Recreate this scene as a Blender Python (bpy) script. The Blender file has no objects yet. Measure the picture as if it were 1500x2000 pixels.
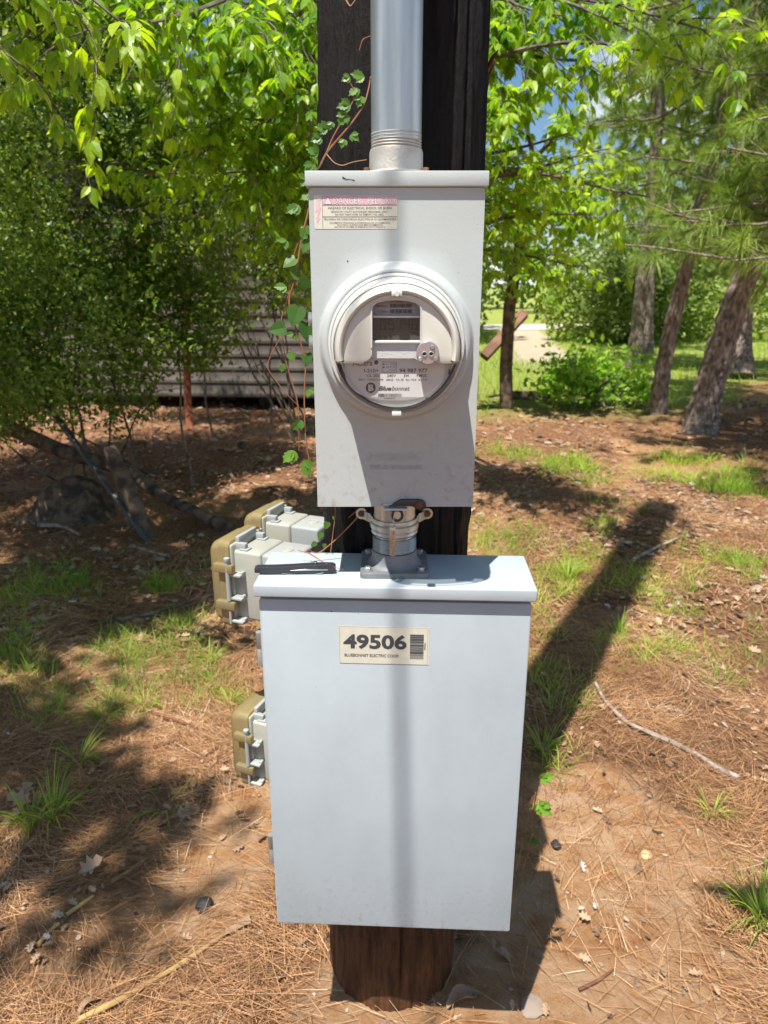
import bpy, bmesh, math, random
import numpy as np
from mathutils import Vector, Matrix
R = math.radians
rng = np.random.default_rng(7)
random.seed(7)
scene = bpy.context.scene
COL = scene.collection

# ------------------------------------------------------------------ camera, sky, sun
CAMZ, PITCH, F = 1.48, 17.65, 1400.0
cam_d = bpy.data.cameras.new('camera')
cam = bpy.data.objects.new('camera', cam_d); COL.objects.link(cam)
cam.location = (0, 0, CAMZ); cam.rotation_euler = (R(90 - PITCH), 0, 0)
cam_d.sensor_fit = 'VERTICAL'; cam_d.sensor_height = 36.0; cam_d.lens = 36.0 * F / 2000.0
cam_d.clip_start = 0.02; cam_d.clip_end = 2000
cam_d.dof.use_dof = True; cam_d.dof.focus_distance = 1.03; cam_d.dof.aperture_fstop = 8.0
scene.camera = cam
SUN = Vector((0.20, 0.377, -1.0)).normalized()
world = bpy.data.worlds.new("World"); scene.world = world; world.use_nodes = True
nt = world.node_tree; nt.nodes.clear()
wo = nt.nodes.new('ShaderNodeOutputWorld'); bg = nt.nodes.new('ShaderNodeBackground')
sky = nt.nodes.new('ShaderNodeTexSky'); sky.sky_type = 'NISHITA'; sky.sun_disc = False
sky.sun_elevation = math.asin(-SUN.z); sky.sun_rotation = math.atan2(-SUN.x, -SUN.y) % (2 * math.pi)
sky.air_density = 1.0; sky.dust_density = 0.2; sky.ozone_density = 2.2
bg.inputs['Strength'].default_value = 0.055
tc = nt.nodes.new('ShaderNodeTexCoord'); mp = nt.nodes.new('ShaderNodeMapping')
mp.inputs['Scale'].default_value = (1.0, 1.0, 2.2); mp.inputs['Location'].default_value = (0.35, 0.1, 0.2)
cn = nt.nodes.new('ShaderNodeTexNoise'); cn.inputs['Scale'].default_value = 2.6; cn.inputs['Detail'].default_value = 7
cr = nt.nodes.new('ShaderNodeValToRGB'); cr.color_ramp.elements[0].position = 0.55; cr.color_ramp.elements[1].position = 0.63
mxw = nt.nodes.new('ShaderNodeMixRGB'); mxw.inputs['Color2'].default_value = (14.0, 14.3, 14.6, 1)
nt.links.new(tc.outputs['Generated'], mp.inputs['Vector']); nt.links.new(mp.outputs[0], cn.inputs['Vector'])
nt.links.new(cn.outputs['Fac'], cr.inputs[0]); nt.links.new(cr.outputs[0], mxw.inputs['Fac'])
hs = nt.nodes.new('ShaderNodeHueSaturation'); hs.inputs['Saturation'].default_value = 1.15; hs.inputs['Value'].default_value = 1.25
nt.links.new(sky.outputs[0], hs.inputs['Color']); nt.links.new(hs.outputs[0], mxw.inputs['Color1']); nt.links.new(mxw.outputs[0], bg.inputs[0]); nt.links.new(bg.outputs[0], wo.inputs[0])
sd = bpy.data.lights.new('sun', 'SUN'); sd.energy = 5.0; sd.angle = R(0.53); sd.color = (1.0, 0.95, 0.86)
so = bpy.data.objects.new('sun', sd); COL.objects.link(so); so.rotation_euler = SUN.to_track_quat('-Z', 'Y').to_euler()
so.location = (-3, -5, 12)
scene.view_settings.view_transform = 'Standard'; scene.view_settings.look = 'None'
scene.view_settings.exposure = 0.80; scene.view_settings.gamma = 1.0
scene.cycles.use_denoising = True
scene.cycles.max_bounces = 8; scene.cycles.transparent_max_bounces = 16; scene.cycles.transmission_bounces = 6
scene.cycles.diffuse_bounces = 4; scene.cycles.glossy_bounces = 4

# ------------------------------------------------------------------ helpers
def W(px, py, D):
    """photo direction (px,py) met at forward distance D -> world x, z"""
    a = math.atan((py - 1000) / F) + R(PITCH); h = math.tan(a) * D
    dep = math.cos(R(PITCH)) * D + math.sin(R(PITCH)) * h
    return (px - 750) * dep / F, CAMZ - h
def P(px, py, D):
    x, z = W(px, py, D); return Vector((x, D, z))
def hsh(i, j, k, s):
    n = (i * 374761393 + j * 668265263 + k * 2147483647 + s * 974634777) & 0xffffffff
    n = ((n ^ (n >> 13)) * 1274126177) & 0xffffffff
    return ((n ^ (n >> 16)) & 0xffff) / 65535.0
def noise(x, y, z=0.0, s=0):
    x, y, z = np.broadcast_arrays(np.asarray(x, float), np.asarray(y, float), np.asarray(z, float))
    i, j, k = np.floor(x).astype(np.int64), np.floor(y).astype(np.int64), np.floor(z).astype(np.int64)
    u, v, w = x - i, y - j, z - k
    u, v, w = u * u * (3 - 2 * u), v * v * (3 - 2 * v), w * w * (3 - 2 * w)
    r = 0
    for a in (0, 1):
        for b in (0, 1):
            for c in (0, 1):
                r = r + hsh(i + a, j + b, k + c, s) * (u if a else 1 - u) * (v if b else 1 - v) * (w if c else 1 - w)
    return r
def sstep(a, b, x):
    t = np.clip((x - a) / (b - a), 0, 1); return t * t * (3 - 2 * t)
def gz(x, y):
    x = np.asarray(x, float); y = np.asarray(y, float)
    near = 1 - sstep(9, 14, y)
    d = np.hypot(x - .02, y - 1.26)
    h = (noise(x * 1.1, y * 1.1, 0, 3) - .5) * .07 + (noise(x * 4, y * 4, 0, 4) - .5) * .04 + (noise(x * 13, y * 13, 0, 5) - .5) * .016 + (noise(x * 30, y * 30, 0, 6) - .5) * .006
    return h * near * (.25 + .75 * sstep(.15, .8, d)) + .02 * np.exp(-(d / .22) ** 2) * near
WL = {}
def setp(o, label=None, cat=None, group=None, kind=None):
    if label: o['label'] = label
    if cat: o['category'] = cat
    if group: o['group'] = group
    if kind: o['kind'] = kind
    return o
def thing(name, loc, label, cat, group=None, rz=0, kind=None):
    o = bpy.data.objects.new(name, None); COL.objects.link(o); o.location = loc; o.rotation_euler = (0, 0, rz)
    o.empty_display_size = .05
    WL[o] = np.array(loc, float); return setp(o, label, cat, group, kind)
class Acc:
    def __init__(s): s.V = []; s.L = []; s.T = []; s.A = []; s.n = 0
    def add(s, V, Fs, rnd=0.5):
        V = np.asarray(V, float).reshape(-1, 3)
        if isinstance(Fs, np.ndarray):
            s.L.append((Fs + s.n).ravel()); s.T.append(np.full(len(Fs), Fs.shape[1]))
        else:
            s.L.append(np.array([i + s.n for f in Fs for i in f], dtype=np.int64)); s.T.append(np.array([len(f) for f in Fs], dtype=np.int64))
        s.V.append(V); s.A.append(np.broadcast_to(np.asarray(rnd, float), (len(V),)).copy()); s.n += len(V)
        return s
    def build(s, name, mat, parent=None, world=True, smooth=True, sharp=35, mats=None):
        V = np.concatenate(s.V); L = np.concatenate(s.L); T = np.concatenate(s.T)
        if parent is not None and world: V = V - WL[parent]
        me = bpy.data.meshes.new(name); me.vertices.add(len(V)); me.vertices.foreach_set('co', V.ravel())
        me.loops.add(len(L)); me.loops.foreach_set('vertex_index', L.astype(np.int32))
        st = np.concatenate([[0], np.cumsum(T)[:-1]]).astype(np.int32)
        me.polygons.add(len(T)); me.polygons.foreach_set('loop_start', st)
        try: me.polygons.foreach_set('loop_total', T.astype(np.int32))
        except Exception: pass
        me.polygons.foreach_set('use_smooth', np.full(len(T), bool(smooth)))
        at = me.attributes.new('rnd', 'FLOAT', 'POINT'); at.data.foreach_set('value', np.concatenate(s.A).astype(np.float32))
        me.update(calc_edges=True); me.validate()
        if smooth and sharp and len(T) < 200000:
            try: me.set_sharp_from_angle(angle=R(sharp))
            except Exception: pass
        me.materials.append(mat)
        o = bpy.data.objects.new(name, me); COL.objects.link(o)
        if parent is not None: o.parent = parent; WL[o] = WL[parent]
        else: WL[o] = np.zeros(3)
        return o
    def bm(s, b, M=None):
        if M is not None: bmesh.ops.transform(b, matrix=M, verts=b.verts)
        b.verts.index_update()
        s.add([v.co[:] for v in b.verts], [[v.index for v in f.verts] for f in b.faces]); b.free(); return s
    def box(s, x0, x1, y0, y1, z0, z1, bev=0, seg=2, M=None):
        b = bmesh.new(); bmesh.ops.create_cube(b, size=1)
        for v in b.verts: v.co = ((x0 + x1) / 2 + v.co.x * (x1 - x0), (y0 + y1) / 2 + v.co.y * (y1 - y0), (z0 + z1) / 2 + v.co.z * (z1 - z0))
        if bev: bmesh.ops.bevel(b, geom=b.edges[:], offset=bev, segments=seg, affect='EDGES', profile=.5)
        return s.bm(b, M)
    def prism(s, poly, y0, y1, bev=0, M=None, seg=2):
        """poly in (x,z), extruded along y from y0 (front) to y1"""
        b = bmesh.new(); vs = [b.verts.new((x, y0, z)) for x, z in poly]; f = b.faces.new(vs); b.normal_update()
        r = bmesh.ops.extrude_face_region(b, geom=[f]); 
        for v in r['geom']:
            if isinstance(v, bmesh.types.BMVert): v.co.y = y1
        bmesh.ops.recalc_face_normals(b, faces=b.faces[:])
        if bev:
            es = [e for e in b.edges if abs(e.verts[0].co.y - y0) < 1e-7 and abs(e.verts[1].co.y - y0) < 1e-7]
            bmesh.ops.bevel(b, geom=es, offset=bev, segments=seg, affect='EDGES', profile=.5)
        return s.bm(b, M)
    def lathe(s, prof, n=48, axis='Z', c=(0, 0, 0), a0=0, a1=360, M=None):
        full = abs(a1 - a0 - 360) < 1e-6; m = n if full else n + 1
        an = np.radians(a0 + (a1 - a0) * np.arange(m) / n); V = []
        for r, h in prof:
            u, v = r * np.cos(an), r * np.sin(an)
            if axis == 'Z': V.append(np.stack([u, v, np.full(m, h)], 1))
            elif axis == 'Y': V.append(np.stack([u, np.full(m, h), v], 1))
            else: V.append(np.stack([np.full(m, h), u, v], 1))
        V = np.concatenate(V) + np.array(c)
        Fs = []
        for i in range(len(prof) - 1):
            for j in range(m if full else m - 1):
                k = (j + 1) % m; Fs.append((i * m + j, i * m + k, (i + 1) * m + k, (i + 1) * m + j))
        if M is not None: V = np.array([(M @ Vector(v))[:] for v in V])
        return s.add(V, np.array(Fs))
    def tube(s, pts, rad, n=8, rnd=.5, cap=True, disp=None):
        pts = np.array([tuple(p) for p in pts], float); m = len(pts)
        rad = np.broadcast_to(np.asarray(rad, float), (m,))
        t = np.gradient(pts, axis=0); t /= np.linalg.norm(t, axis=1)[:, None] + 1e-12
        up = np.array([0, 0, 1.]) if abs(t[0, 2]) < .9 else np.array([1., 0, 0])
        V = []; u = np.cross(t[0], up); u /= np.linalg.norm(u)
        an = np.linspace(0, 2 * np.pi, n, endpoint=False)
        for i in range(m):
            u = u - t[i] * np.dot(u, t[i]); u /= np.linalg.norm(u) + 1e-12; w = np.cross(t[i], u)
            rr = rad[i] * np.ones(n)
            if disp is not None: rr = rr * disp(pts[i], an, i)
            V.append(pts[i] + (np.cos(an) * rr)[:, None] * u + (np.sin(an) * rr)[:, None] * w)
        V = np.concatenate(V); i, j = np.meshgrid(np.arange(m - 1), np.arange(n), indexing='ij'); i = i.ravel(); j = j.ravel(); k = (j + 1) % n
        Fs = np.stack([i * n + j, i * n + k, (i + 1) * n + k, (i + 1) * n + j], 1)
        s.add(V, Fs, rnd)
        if cap: s.add(np.concatenate([V[:n], V[-n:]]), [list(range(n))[::-1], list(range(n, 2 * n))], rnd)
        return s
    def inst(s, TV, TF, T, Y, Z, S, rnd, sx=1.0):
        """template (k,3) verts; copies at T with y-axis Y, approximate normal Z, size S"""
        TV = np.asarray(TV, float); n = len(T); k = len(TV)
        Y = Y / (np.linalg.norm(Y, axis=1)[:, None] + 1e-9); X = np.cross(Y, Z); X /= np.linalg.norm(X, axis=1)[:, None] + 1e-9; Zn = np.cross(X, Y)
        S = np.broadcast_to(S, (n,))[:, None, None]; sx = np.broadcast_to(sx, (n,))[:, None, None]
        V = T[:, None, :] + S * (sx * TV[None, :, 0:1] * X[:, None, :] + TV[None, :, 1:2] * Y[:, None, :] + TV[None, :, 2:3] * Zn[:, None, :])
        off = (np.arange(n) * k)[:, None, None]
        r = np.repeat(np.broadcast_to(rnd, (n,)), k); base = s.n
        byk = {}
        for f in TF: byk.setdefault(len(f), []).append(f)
        first = True
        for kk, fs in byk.items():
            Fa = (np.array(fs)[None] + off).reshape(-1, kk)
            if first: s.add(V.reshape(-1, 3), Fa, r); first = False
            else: s.L.append((Fa + base).ravel()); s.T.append(np.full(len(Fa), kk))
        return s
def rrect(x0, x1, z0, z1, r, n=5, corners='1111'):
    out = []
    for (cx, cz, a), on in zip(((x1 - r, z1 - r, 0), (x0 + r, z1 - r, 90), (x0 + r, z0 + r, 180), (x1 - r, z0 + r, 270)), corners):
        if on == '1': out += [(cx + r * math.cos(R(a + 90 * k / n)), cz + r * math.sin(R(a + 90 * k / n))) for k in range(n + 1)]
        else: out.append((x1 if a in (0, 270) else x0, z1 if a in (0, 90) else z0))
    return out[::-1]
def rot2(v, a): return np.array([v[0] * math.cos(a) - v[1] * math.sin(a), v[0] * math.sin(a) + v[1] * math.cos(a)])

# ------------------------------------------------------------------ materials
def mat(name, col, rough=.5, metal=0, bump=0, bscale=60, col2=None, cscale=8, spec=.5, stretch=None, cpos=(.4, .6), detail=5, **kw):
    m = bpy.data.materials.new(name); m.use_nodes = True; n = m.node_tree.nodes; l = m.node_tree.links
    b = n['Principled BSDF']; b.inputs['Base Color'].default_value = (*col, 1); b.inputs['Roughness'].default_value = rough
    b.inputs['Metallic'].default_value = metal; b.inputs['Specular IOR Level'].default_value = spec
    t = n.new('ShaderNodeTexCoord'); mpn = n.new('ShaderNodeMapping'); l.new(t.outputs['Object'], mpn.inputs[0])
    if stretch: mpn.inputs['Scale'].default_value = stretch
    if col2 is not None:
        a = n.new('ShaderNodeTexNoise'); a.inputs['Scale'].default_value = cscale; a.inputs['Detail'].default_value = detail; l.new(mpn.outputs[0], a.inputs['Vector'])
        r = n.new('ShaderNodeValToRGB'); r.color_ramp.elements[0].position = cpos[0]; r.color_ramp.elements[1].position = cpos[1]
        r.color_ramp.elements[0].color = (*col, 1); r.color_ramp.elements[1].color = (*col2, 1)
        l.new(a.outputs['Fac'], r.inputs[0]); l.new(r.outputs[0], b.inputs['Base Color'])
    if bump:
        a = n.new('ShaderNodeTexNoise'); a.inputs['Scale'].default_value = bscale; a.inputs['Detail'].default_value = 6; l.new(mpn.outputs[0], a.inputs['Vector'])
        q = n.new('ShaderNodeBump'); q.inputs['Strength'].default_value = bump; q.inputs['Distance'].default_value = .002
        l.new(a.outputs['Fac'], q.inputs['Height']); l.new(q.outputs[0], b.inputs['Normal'])
    for k, v in kw.items(): b.inputs[k.replace('_', ' ')].default_value = v
    return m
def leafmat(name, c1, c2, trans=.35, tc=None, rough=.5, c3=None):
    m = bpy.data.materials.new(name); m.use_nodes = True; n = m.node_tree.nodes; l = m.node_tree.links
    b = n['Principled BSDF']; b.inputs['Roughness'].default_value = rough; b.inputs['Specular IOR Level'].default_value = .35
    a = n.new('ShaderNodeAttribute'); a.attribute_name = 'rnd'; r = n.new('ShaderNodeValToRGB')
    r.color_ramp.elements[0].color = (*c1, 1); r.color_ramp.elements[1].color = (*c2, 1)
    if c3: e = r.color_ramp.elements.new(.93); e.color = (*c2, 1); r.color_ramp.elements[-1].color = (*c3, 1)
    l.new(a.outputs['Fac'], r.inputs[0]); l.new(r.outputs[0], b.inputs['Base Color'])
    if trans:
        t = n.new('ShaderNodeBsdfTranslucent'); mx = n.new('ShaderNodeMixShader'); mx.inputs[0].default_value = trans
        g = n.new('ShaderNodeMixRGB'); g.blend_type = 'MULTIPLY'; g.inputs[0].default_value = 1; g.inputs[2].default_value = (*(tc or (2.6, 2.2, .9)), 1)
        l.new(r.outputs[0], g.inputs[1]); l.new(g.outputs[0], t.inputs[0])
        l.new(b.outputs[0], mx.inputs[1]); l.new(t.outputs[0], mx.inputs[2]); l.new(mx.outputs[0], n['Material Output'].inputs[0])
    return m

def paint(name, c, dirt):
    """enamelled steel: orange peel, faint blotches, dust streaks and specks"""
    m = mat(name, c, .42, bump=.10, bscale=420, spec=.45); n = m.node_tree.nodes; l = m.node_tree.links; b = n['Principled BSDF']
    t = n.new('ShaderNodeTexCoord'); mp1 = n.new('ShaderNodeMapping'); mp1.inputs['Scale'].default_value = (5, 5, 3.4); l.new(t.outputs['Object'], mp1.inputs[0])
    a = n.new('ShaderNodeTexNoise'); a.inputs['Scale'].default_value = 1.6; a.inputs['Detail'].default_value = 9; a.inputs['Roughness'].default_value = .65; l.new(mp1.outputs[0], a.inputs['Vector'])
    r = n.new('ShaderNodeValToRGB'); r.color_ramp.elements[0].position = .42; r.color_ramp.elements[1].position = .78
    r.color_ramp.elements[0].color = (*c, 1); r.color_ramp.elements[1].color = (*dirt, 1); l.new(a.outputs['Fac'], r.inputs[0])
    v = n.new('ShaderNodeTexNoise'); v.inputs['Scale'].default_value = 260; v.inputs['Detail'].default_value = 2; l.new(t.outputs['Object'], v.inputs['Vector'])
    r2 = n.new('ShaderNodeValToRGB'); r2.color_ramp.elements[0].position = .74; r2.color_ramp.elements[1].position = .80
    l.new(v.outputs['Fac'], r2.inputs[0]); mx = n.new('ShaderNodeMixRGB'); mx.inputs[2].default_value = (.16, .14, .11, 1)
    s = n.new('ShaderNodeMath'); s.operation = 'MULTIPLY'; s.inputs[1].default_value = .5; l.new(r2.outputs[0], s.inputs[0]); l.new(s.outputs[0], mx.inputs[0])
    l.new(r.outputs[0], mx.inputs[1])
    mpS = n.new('ShaderNodeMapping'); mpS.inputs['Scale'].default_value = (16, 16, 3.5); mpS.inputs['Rotation'].default_value = (0, .45, 0); l.new(t.outputs['Object'], mpS.inputs[0])
    sc1 = n.new('ShaderNodeTexNoise'); sc1.inputs['Scale'].default_value = 3; sc1.inputs['Detail'].default_value = 3; sc1.inputs['Distortion'].default_value = 1.2; l.new(mpS.outputs[0], sc1.inputs['Vector'])
    rs = n.new('ShaderNodeValToRGB'); e = rs.color_ramp.elements; e[0].position = .60; e[0].color = (0, 0, 0, 1); e[1].position = .615; e[1].color = (1, 1, 1, 1); e2 = e.new(.63); e2.color = (0, 0, 0, 1); l.new(sc1.outputs['Fac'], rs.inputs[0])
    gate = n.new('ShaderNodeTexNoise'); gate.inputs['Scale'].default_value = 6.5; l.new(t.outputs['Object'], gate.inputs['Vector']); rg_ = n.new('ShaderNodeValToRGB'); rg_.color_ramp.elements[0].position = .56; rg_.color_ramp.elements[1].position = .66; l.new(gate.outputs['Fac'], rg_.inputs[0])
    m1 = n.new('ShaderNodeMath'); m1.operation = 'MULTIPLY'; l.new(rs.outputs[0], m1.inputs[0]); l.new(rg_.outputs[0], m1.inputs[1]); m2 = n.new('ShaderNodeMath'); m2.operation = 'MULTIPLY'; m2.inputs[1].default_value = .32; l.new(m1.outputs[0], m2.inputs[0])
    mxs = n.new('ShaderNodeMixRGB'); mxs.inputs[2].default_value = (.24, .26, .28, 1); l.new(m2.outputs[0], mxs.inputs[0]); l.new(mx.outputs[0], mxs.inputs[1])
    sz = n.new('ShaderNodeSeparateXYZ'); l.new(t.outputs['Object'], sz.inputs[0]); mz = n.new('ShaderNodeMapRange'); mz.inputs[1].default_value = .16; mz.inputs[2].default_value = .0; l.new(sz.outputs['Z'], mz.inputs[0])
    dn = n.new('ShaderNodeTexNoise'); dn.inputs['Scale'].default_value = 95; dn.inputs['Detail'].default_value = 6; l.new(t.outputs['Object'], dn.inputs['Vector']); dr = n.new('ShaderNodeValToRGB'); dr.color_ramp.elements[0].position = .55; dr.color_ramp.elements[1].position = .72; l.new(dn.outputs['Fac'], dr.inputs[0])
    m3 = n.new('ShaderNodeMath'); m3.operation = 'MULTIPLY'; l.new(dr.outputs[0], m3.inputs[0]); l.new(mz.outputs[0], m3.inputs[1]); m4 = n.new('ShaderNodeMath'); m4.operation = 'MULTIPLY'; m4.inputs[1].default_value = .45; l.new(m3.outputs[0], m4.inputs[0])
    mxd = n.new('ShaderNodeMixRGB'); mxd.inputs[2].default_value = (.30, .20, .13, 1); l.new(m4.outputs[0], mxd.inputs[0]); l.new(mxs.outputs[0], mxd.inputs[1]); l.new(mxd.outputs[0], b.inputs['Base Color'])
    rr = n.new('ShaderNodeMapRange'); rr.inputs[3].default_value = .36; rr.inputs[4].default_value = .58; l.new(a.outputs['Fac'], rr.inputs[0]); l.new(rr.outputs[0], b.inputs['Roughness'])
    return m
M = {}
M['paint_up'] = paint('grey_enamel', (.43, .465, .465), (.395, .42, .415))
M['paint_low'] = paint('blue_grey_enamel', (.395, .45, .485), (.34, .385, .41))
M['galv'] = mat('galvanised_pipe', (.36, .385, .385), .34, .72, .06, 300, col2=(.60, .62, .60), cscale=34, stretch=(1, 1, .07))  # pale lengthwise colour streaks paint in the shine of the metal
M['zinc'] = mat('bright_zinc', (.50, .52, .52), .26, .7, .1, 120, col2=(.40, .43, .43), cscale=40)
M['castgrey'] = mat('cast_grey_hub', (.16, .17, .18), .6, .3, .25, 300, col2=(.22, .23, .24), cscale=30)
M['castlight'] = mat('weathered_casting', (.33, .31, .28), .6, .45, .25, 260, col2=(.42, .41, .39), cscale=26)
M['rust'] = mat('rusty_steel', (.13, .05, .028), .85, 0, .5, 90, col2=(.22, .09, .045), cscale=25)
M['rust_orange'] = mat('rusted_pipe', (.27, .075, .03), .85, 0, .5, 60, col2=(.14, .045, .02), cscale=14)
M['black_steel'] = mat('dark_latch_steel', (.06, .06, .06), .45, .7, .1, 100)
M['cream'] = mat('cream_polycarbonate', (.56, .55, .49), .3, 0, .02, 200, col2=(.60, .59, .53), cscale=10)
M['meter_ring'] = mat('pale_grey_ring', (.56, .57, .55), .35)
M['meter_in'] = mat('meter_inner_plastic', (.50, .51, .50), .5, 0, .25, 260)
M['face'] = mat('nameplate_white', (.62, .61, .63), .45)
M['ink'] = mat('black_ink', (.03, .03, .035), .5)
M['inkgrey'] = mat('dark_grey_ink', (.05, .055, .065), .5)
M['inkmid'] = mat('faded_ink', (.09, .085, .09), .5)
M['lcd'] = mat('lcd_glass', (.05, .052, .05), .12, spec=.5)
M['lcdseg'] = mat('lcd_segment', (.022, .023, .023), .3)
M['sticker'] = mat('meter_top_sticker', (.36, .33, .36), .5)
M['chrome'] = mat('optical_port_metal', (.42, .38, .41), .25, .6)
M['label_cream'] = mat('label_cream', (.62, .60, .50), .5, 0, .05, 500, col2=(.58, .56, .47), cscale=60)
M['label_pink'] = mat('faded_red_label', (.66, .36, .42), .5, col2=(.70, .44, .49), cscale=70)
M['label_white'] = mat('white_print', (.72, .66, .64), .5)
M['boxgrey'] = mat('outlet_box_grey', (.30, .32, .32), .55, 0, .08, 200, col2=(.34, .35, .33), cscale=12)
M['boxbeige'] = mat('outlet_box_beige', (.36, .36, .31), .5, 0, .06, 200, col2=(.31, .31, .28), cscale=10)
M['knife'] = mat('knife_black', (.03, .032, .038), .38, 0, .15, 500)
M['blade'] = mat('knife_steel', (.6, .6, .6), .25, 1)
M['blue'] = mat('blue_ink', (.02, .12, .5), .5)
M['wood_post'] = None
M['nipple'] = mat('shiny_pipe_zinc', (.36, .42, .42), .26, .6, .05, 150, col2=(.62, .64, .60), cscale=60, stretch=(1, 1, .08))  # lengthwise colour streaks paint in the pipe's dark reflections
def clear(name, tint, alpha_face=.04, rough=.05):
    m = bpy.data.materials.new(name); m.use_nodes = True; n = m.node_tree.nodes; l = m.node_tree.links; n.remove(n['Principled BSDF'])
    t = n.new('ShaderNodeBsdfTransparent'); t.inputs[0].default_value = (*tint, 1)
    g = n.new('ShaderNodeBsdfGlossy'); g.inputs['Roughness'].default_value = rough
    lw = n.new('ShaderNodeLayerWeight'); lw.inputs[0].default_value = .35; mr = n.new('ShaderNodeMapRange'); mr.inputs[3].default_value = alpha_face; mr.inputs[4].default_value = .65
    l.new(lw.outputs['Fresnel'], mr.inputs[0]); mx = n.new('ShaderNodeMixShader'); l.new(mr.outputs[0], mx.inputs[0]); l.new(t.outputs[0], mx.inputs[1]); l.new(g.outputs[0], mx.inputs[2])
    l.new(mx.outputs[0], n['Material Output'].inputs[0]); return m
M['clear'] = clear('clear_polycarbonate', (.93, .94, .93))
M['clear_tag'] = clear('clear_seal_plastic', (.85, .87, .86), .38, rough=.12)
def amber():
    m = mat('amber_cover_plastic', (.36, .30, .15), .34, 0, .05, 60, col2=(.31, .27, .16), cscale=9); n = m.node_tree.nodes; l = m.node_tree.links
    b = n['Principled BSDF']; t = n.new('ShaderNodeBsdfTransparent'); t.inputs[0].default_value = (.85, .62, .22, 1); tr = n.new('ShaderNodeBsdfTranslucent'); tr.inputs[0].default_value = (.60, .45, .2, 1)
    a = n.new('ShaderNodeMixShader'); a.inputs[0].default_value = .3; l.new(b.outputs[0], a.inputs[1]); l.new(tr.outputs[0], a.inputs[2])
    c = n.new('ShaderNodeMixShader'); c.inputs[0].default_value = .22; l.new(a.outputs[0], c.inputs[1]); l.new(t.outputs[0], c.inputs[2]); l.new(c.outputs[0], n['Material Output'].inputs[0]); return m
M['amber'] = amber()

def pole_mat():
    m = bpy.data.materials.new('creosoted_pole'); m.use_nodes = True; n = m.node_tree.nodes; l = m.node_tree.links; b = n['Principled BSDF']
    t = n.new('ShaderNodeTexCoord'); mp1 = n.new('ShaderNodeMapping'); mp1.inputs['Scale'].default_value = (9, 9, .7); l.new(t.outputs['Object'], mp1.inputs[0])
    a = n.new('ShaderNodeTexNoise'); a.inputs['Scale'].default_value = 4; a.inputs['Detail'].default_value = 10; a.inputs['Roughness'].default_value = .7; l.new(mp1.outputs[0], a.inputs['Vector'])
    r = n.new('ShaderNodeValToRGB'); e = r.color_ramp.elements; e[0].position = .42; e[1].position = .75; e[0].color = (.004, .004, .004, 1); e[1].color = (.014, .007, .006, 1)
    l.new(a.outputs['Fac'], r.inputs[0])
    # clay stain and bare orange-brown wood on the foot of the pole
    sx = n.new('ShaderNodeSeparateXYZ'); l.new(t.outputs['Object'], sx.inputs[0])
    a2 = n.new('ShaderNodeTexNoise'); a2.inputs['Scale'].default_value = 14; a2.inputs['Detail'].default_value = 8; l.new(t.outputs['Object'], a2.inputs['Vector'])
    ml = n.new('ShaderNodeMath'); ml.operation = 'MULTIPLY_ADD'; ml.inputs[1].default_value = .30; l.new(a2.outputs['Fac'], ml.inputs[0]); l.new(sx.outputs['Z'], ml.inputs[2])
    mr = n.new('ShaderNodeMapRange'); mr.inputs[1].default_value = .72; mr.inputs[2].default_value = .12; l.new(ml.outputs[0], mr.inputs[0])
    r3 = n.new('ShaderNodeValToRGB'); r3.color_ramp.elements[0].color = (.035, .016, .008, 1); r3.color_ramp.elements[1].color = (.20, .095, .044, 1)
    r3.color_ramp.elements[0].position = .35; r3.color_ramp.elements[1].position = .65
    mp3 = n.new('ShaderNodeMapping'); mp3.inputs['Scale'].default_value = (14, 14, 1.6); l.new(t.outputs['Object'], mp3.inputs[0]); a3 = n.new('ShaderNodeTexNoise'); a3.inputs['Scale'].default_value = 5; a3.inputs['Detail'].default_value = 10; a3.inputs['Roughness'].default_value = .7; l.new(mp3.outputs[0], a3.inputs['Vector']); l.new(a3.outputs['Fac'], r3.inputs[0])
    mx = n.new('ShaderNodeMixRGB'); l.new(mr.outputs[0], mx.inputs[0]); l.new(r.outputs[0], mx.inputs[1]); l.new(r3.outputs[0], mx.inputs[2]); l.new(mx.outputs[0], b.inputs['Base Color'])
    b.inputs['Roughness'].default_value = .62; b.inputs['Specular IOR Level'].default_value = .22
    mp2 = n.new('ShaderNodeMapping'); mp2.inputs['Scale'].default_value = (1, 1, .45); l.new(t.outputs['Object'], mp2.inputs[0])
    v = n.new('ShaderNodeTexNoise'); v.inputs['Scale'].default_value = 130; v.inputs['Detail'].default_value = 9; v.inputs['Roughness'].default_value = .75; l.new(mp2.outputs[0], v.inputs['Vector'])
    q = n.new('ShaderNodeBump'); q.inputs['Strength'].default_value = .9; q.inputs['Distance'].default_value = .006; l.new(v.outputs['Fac'], q.inputs['Height']); l.new(q.outputs[0], b.inputs['Normal'])
    return m
M['pole'] = pole_mat()
M['splinter'] = mat('split_wood', (.10, .035, .02), .8, 0, .3, 80, col2=(.2, .08, .05), cscale=40)
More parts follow.
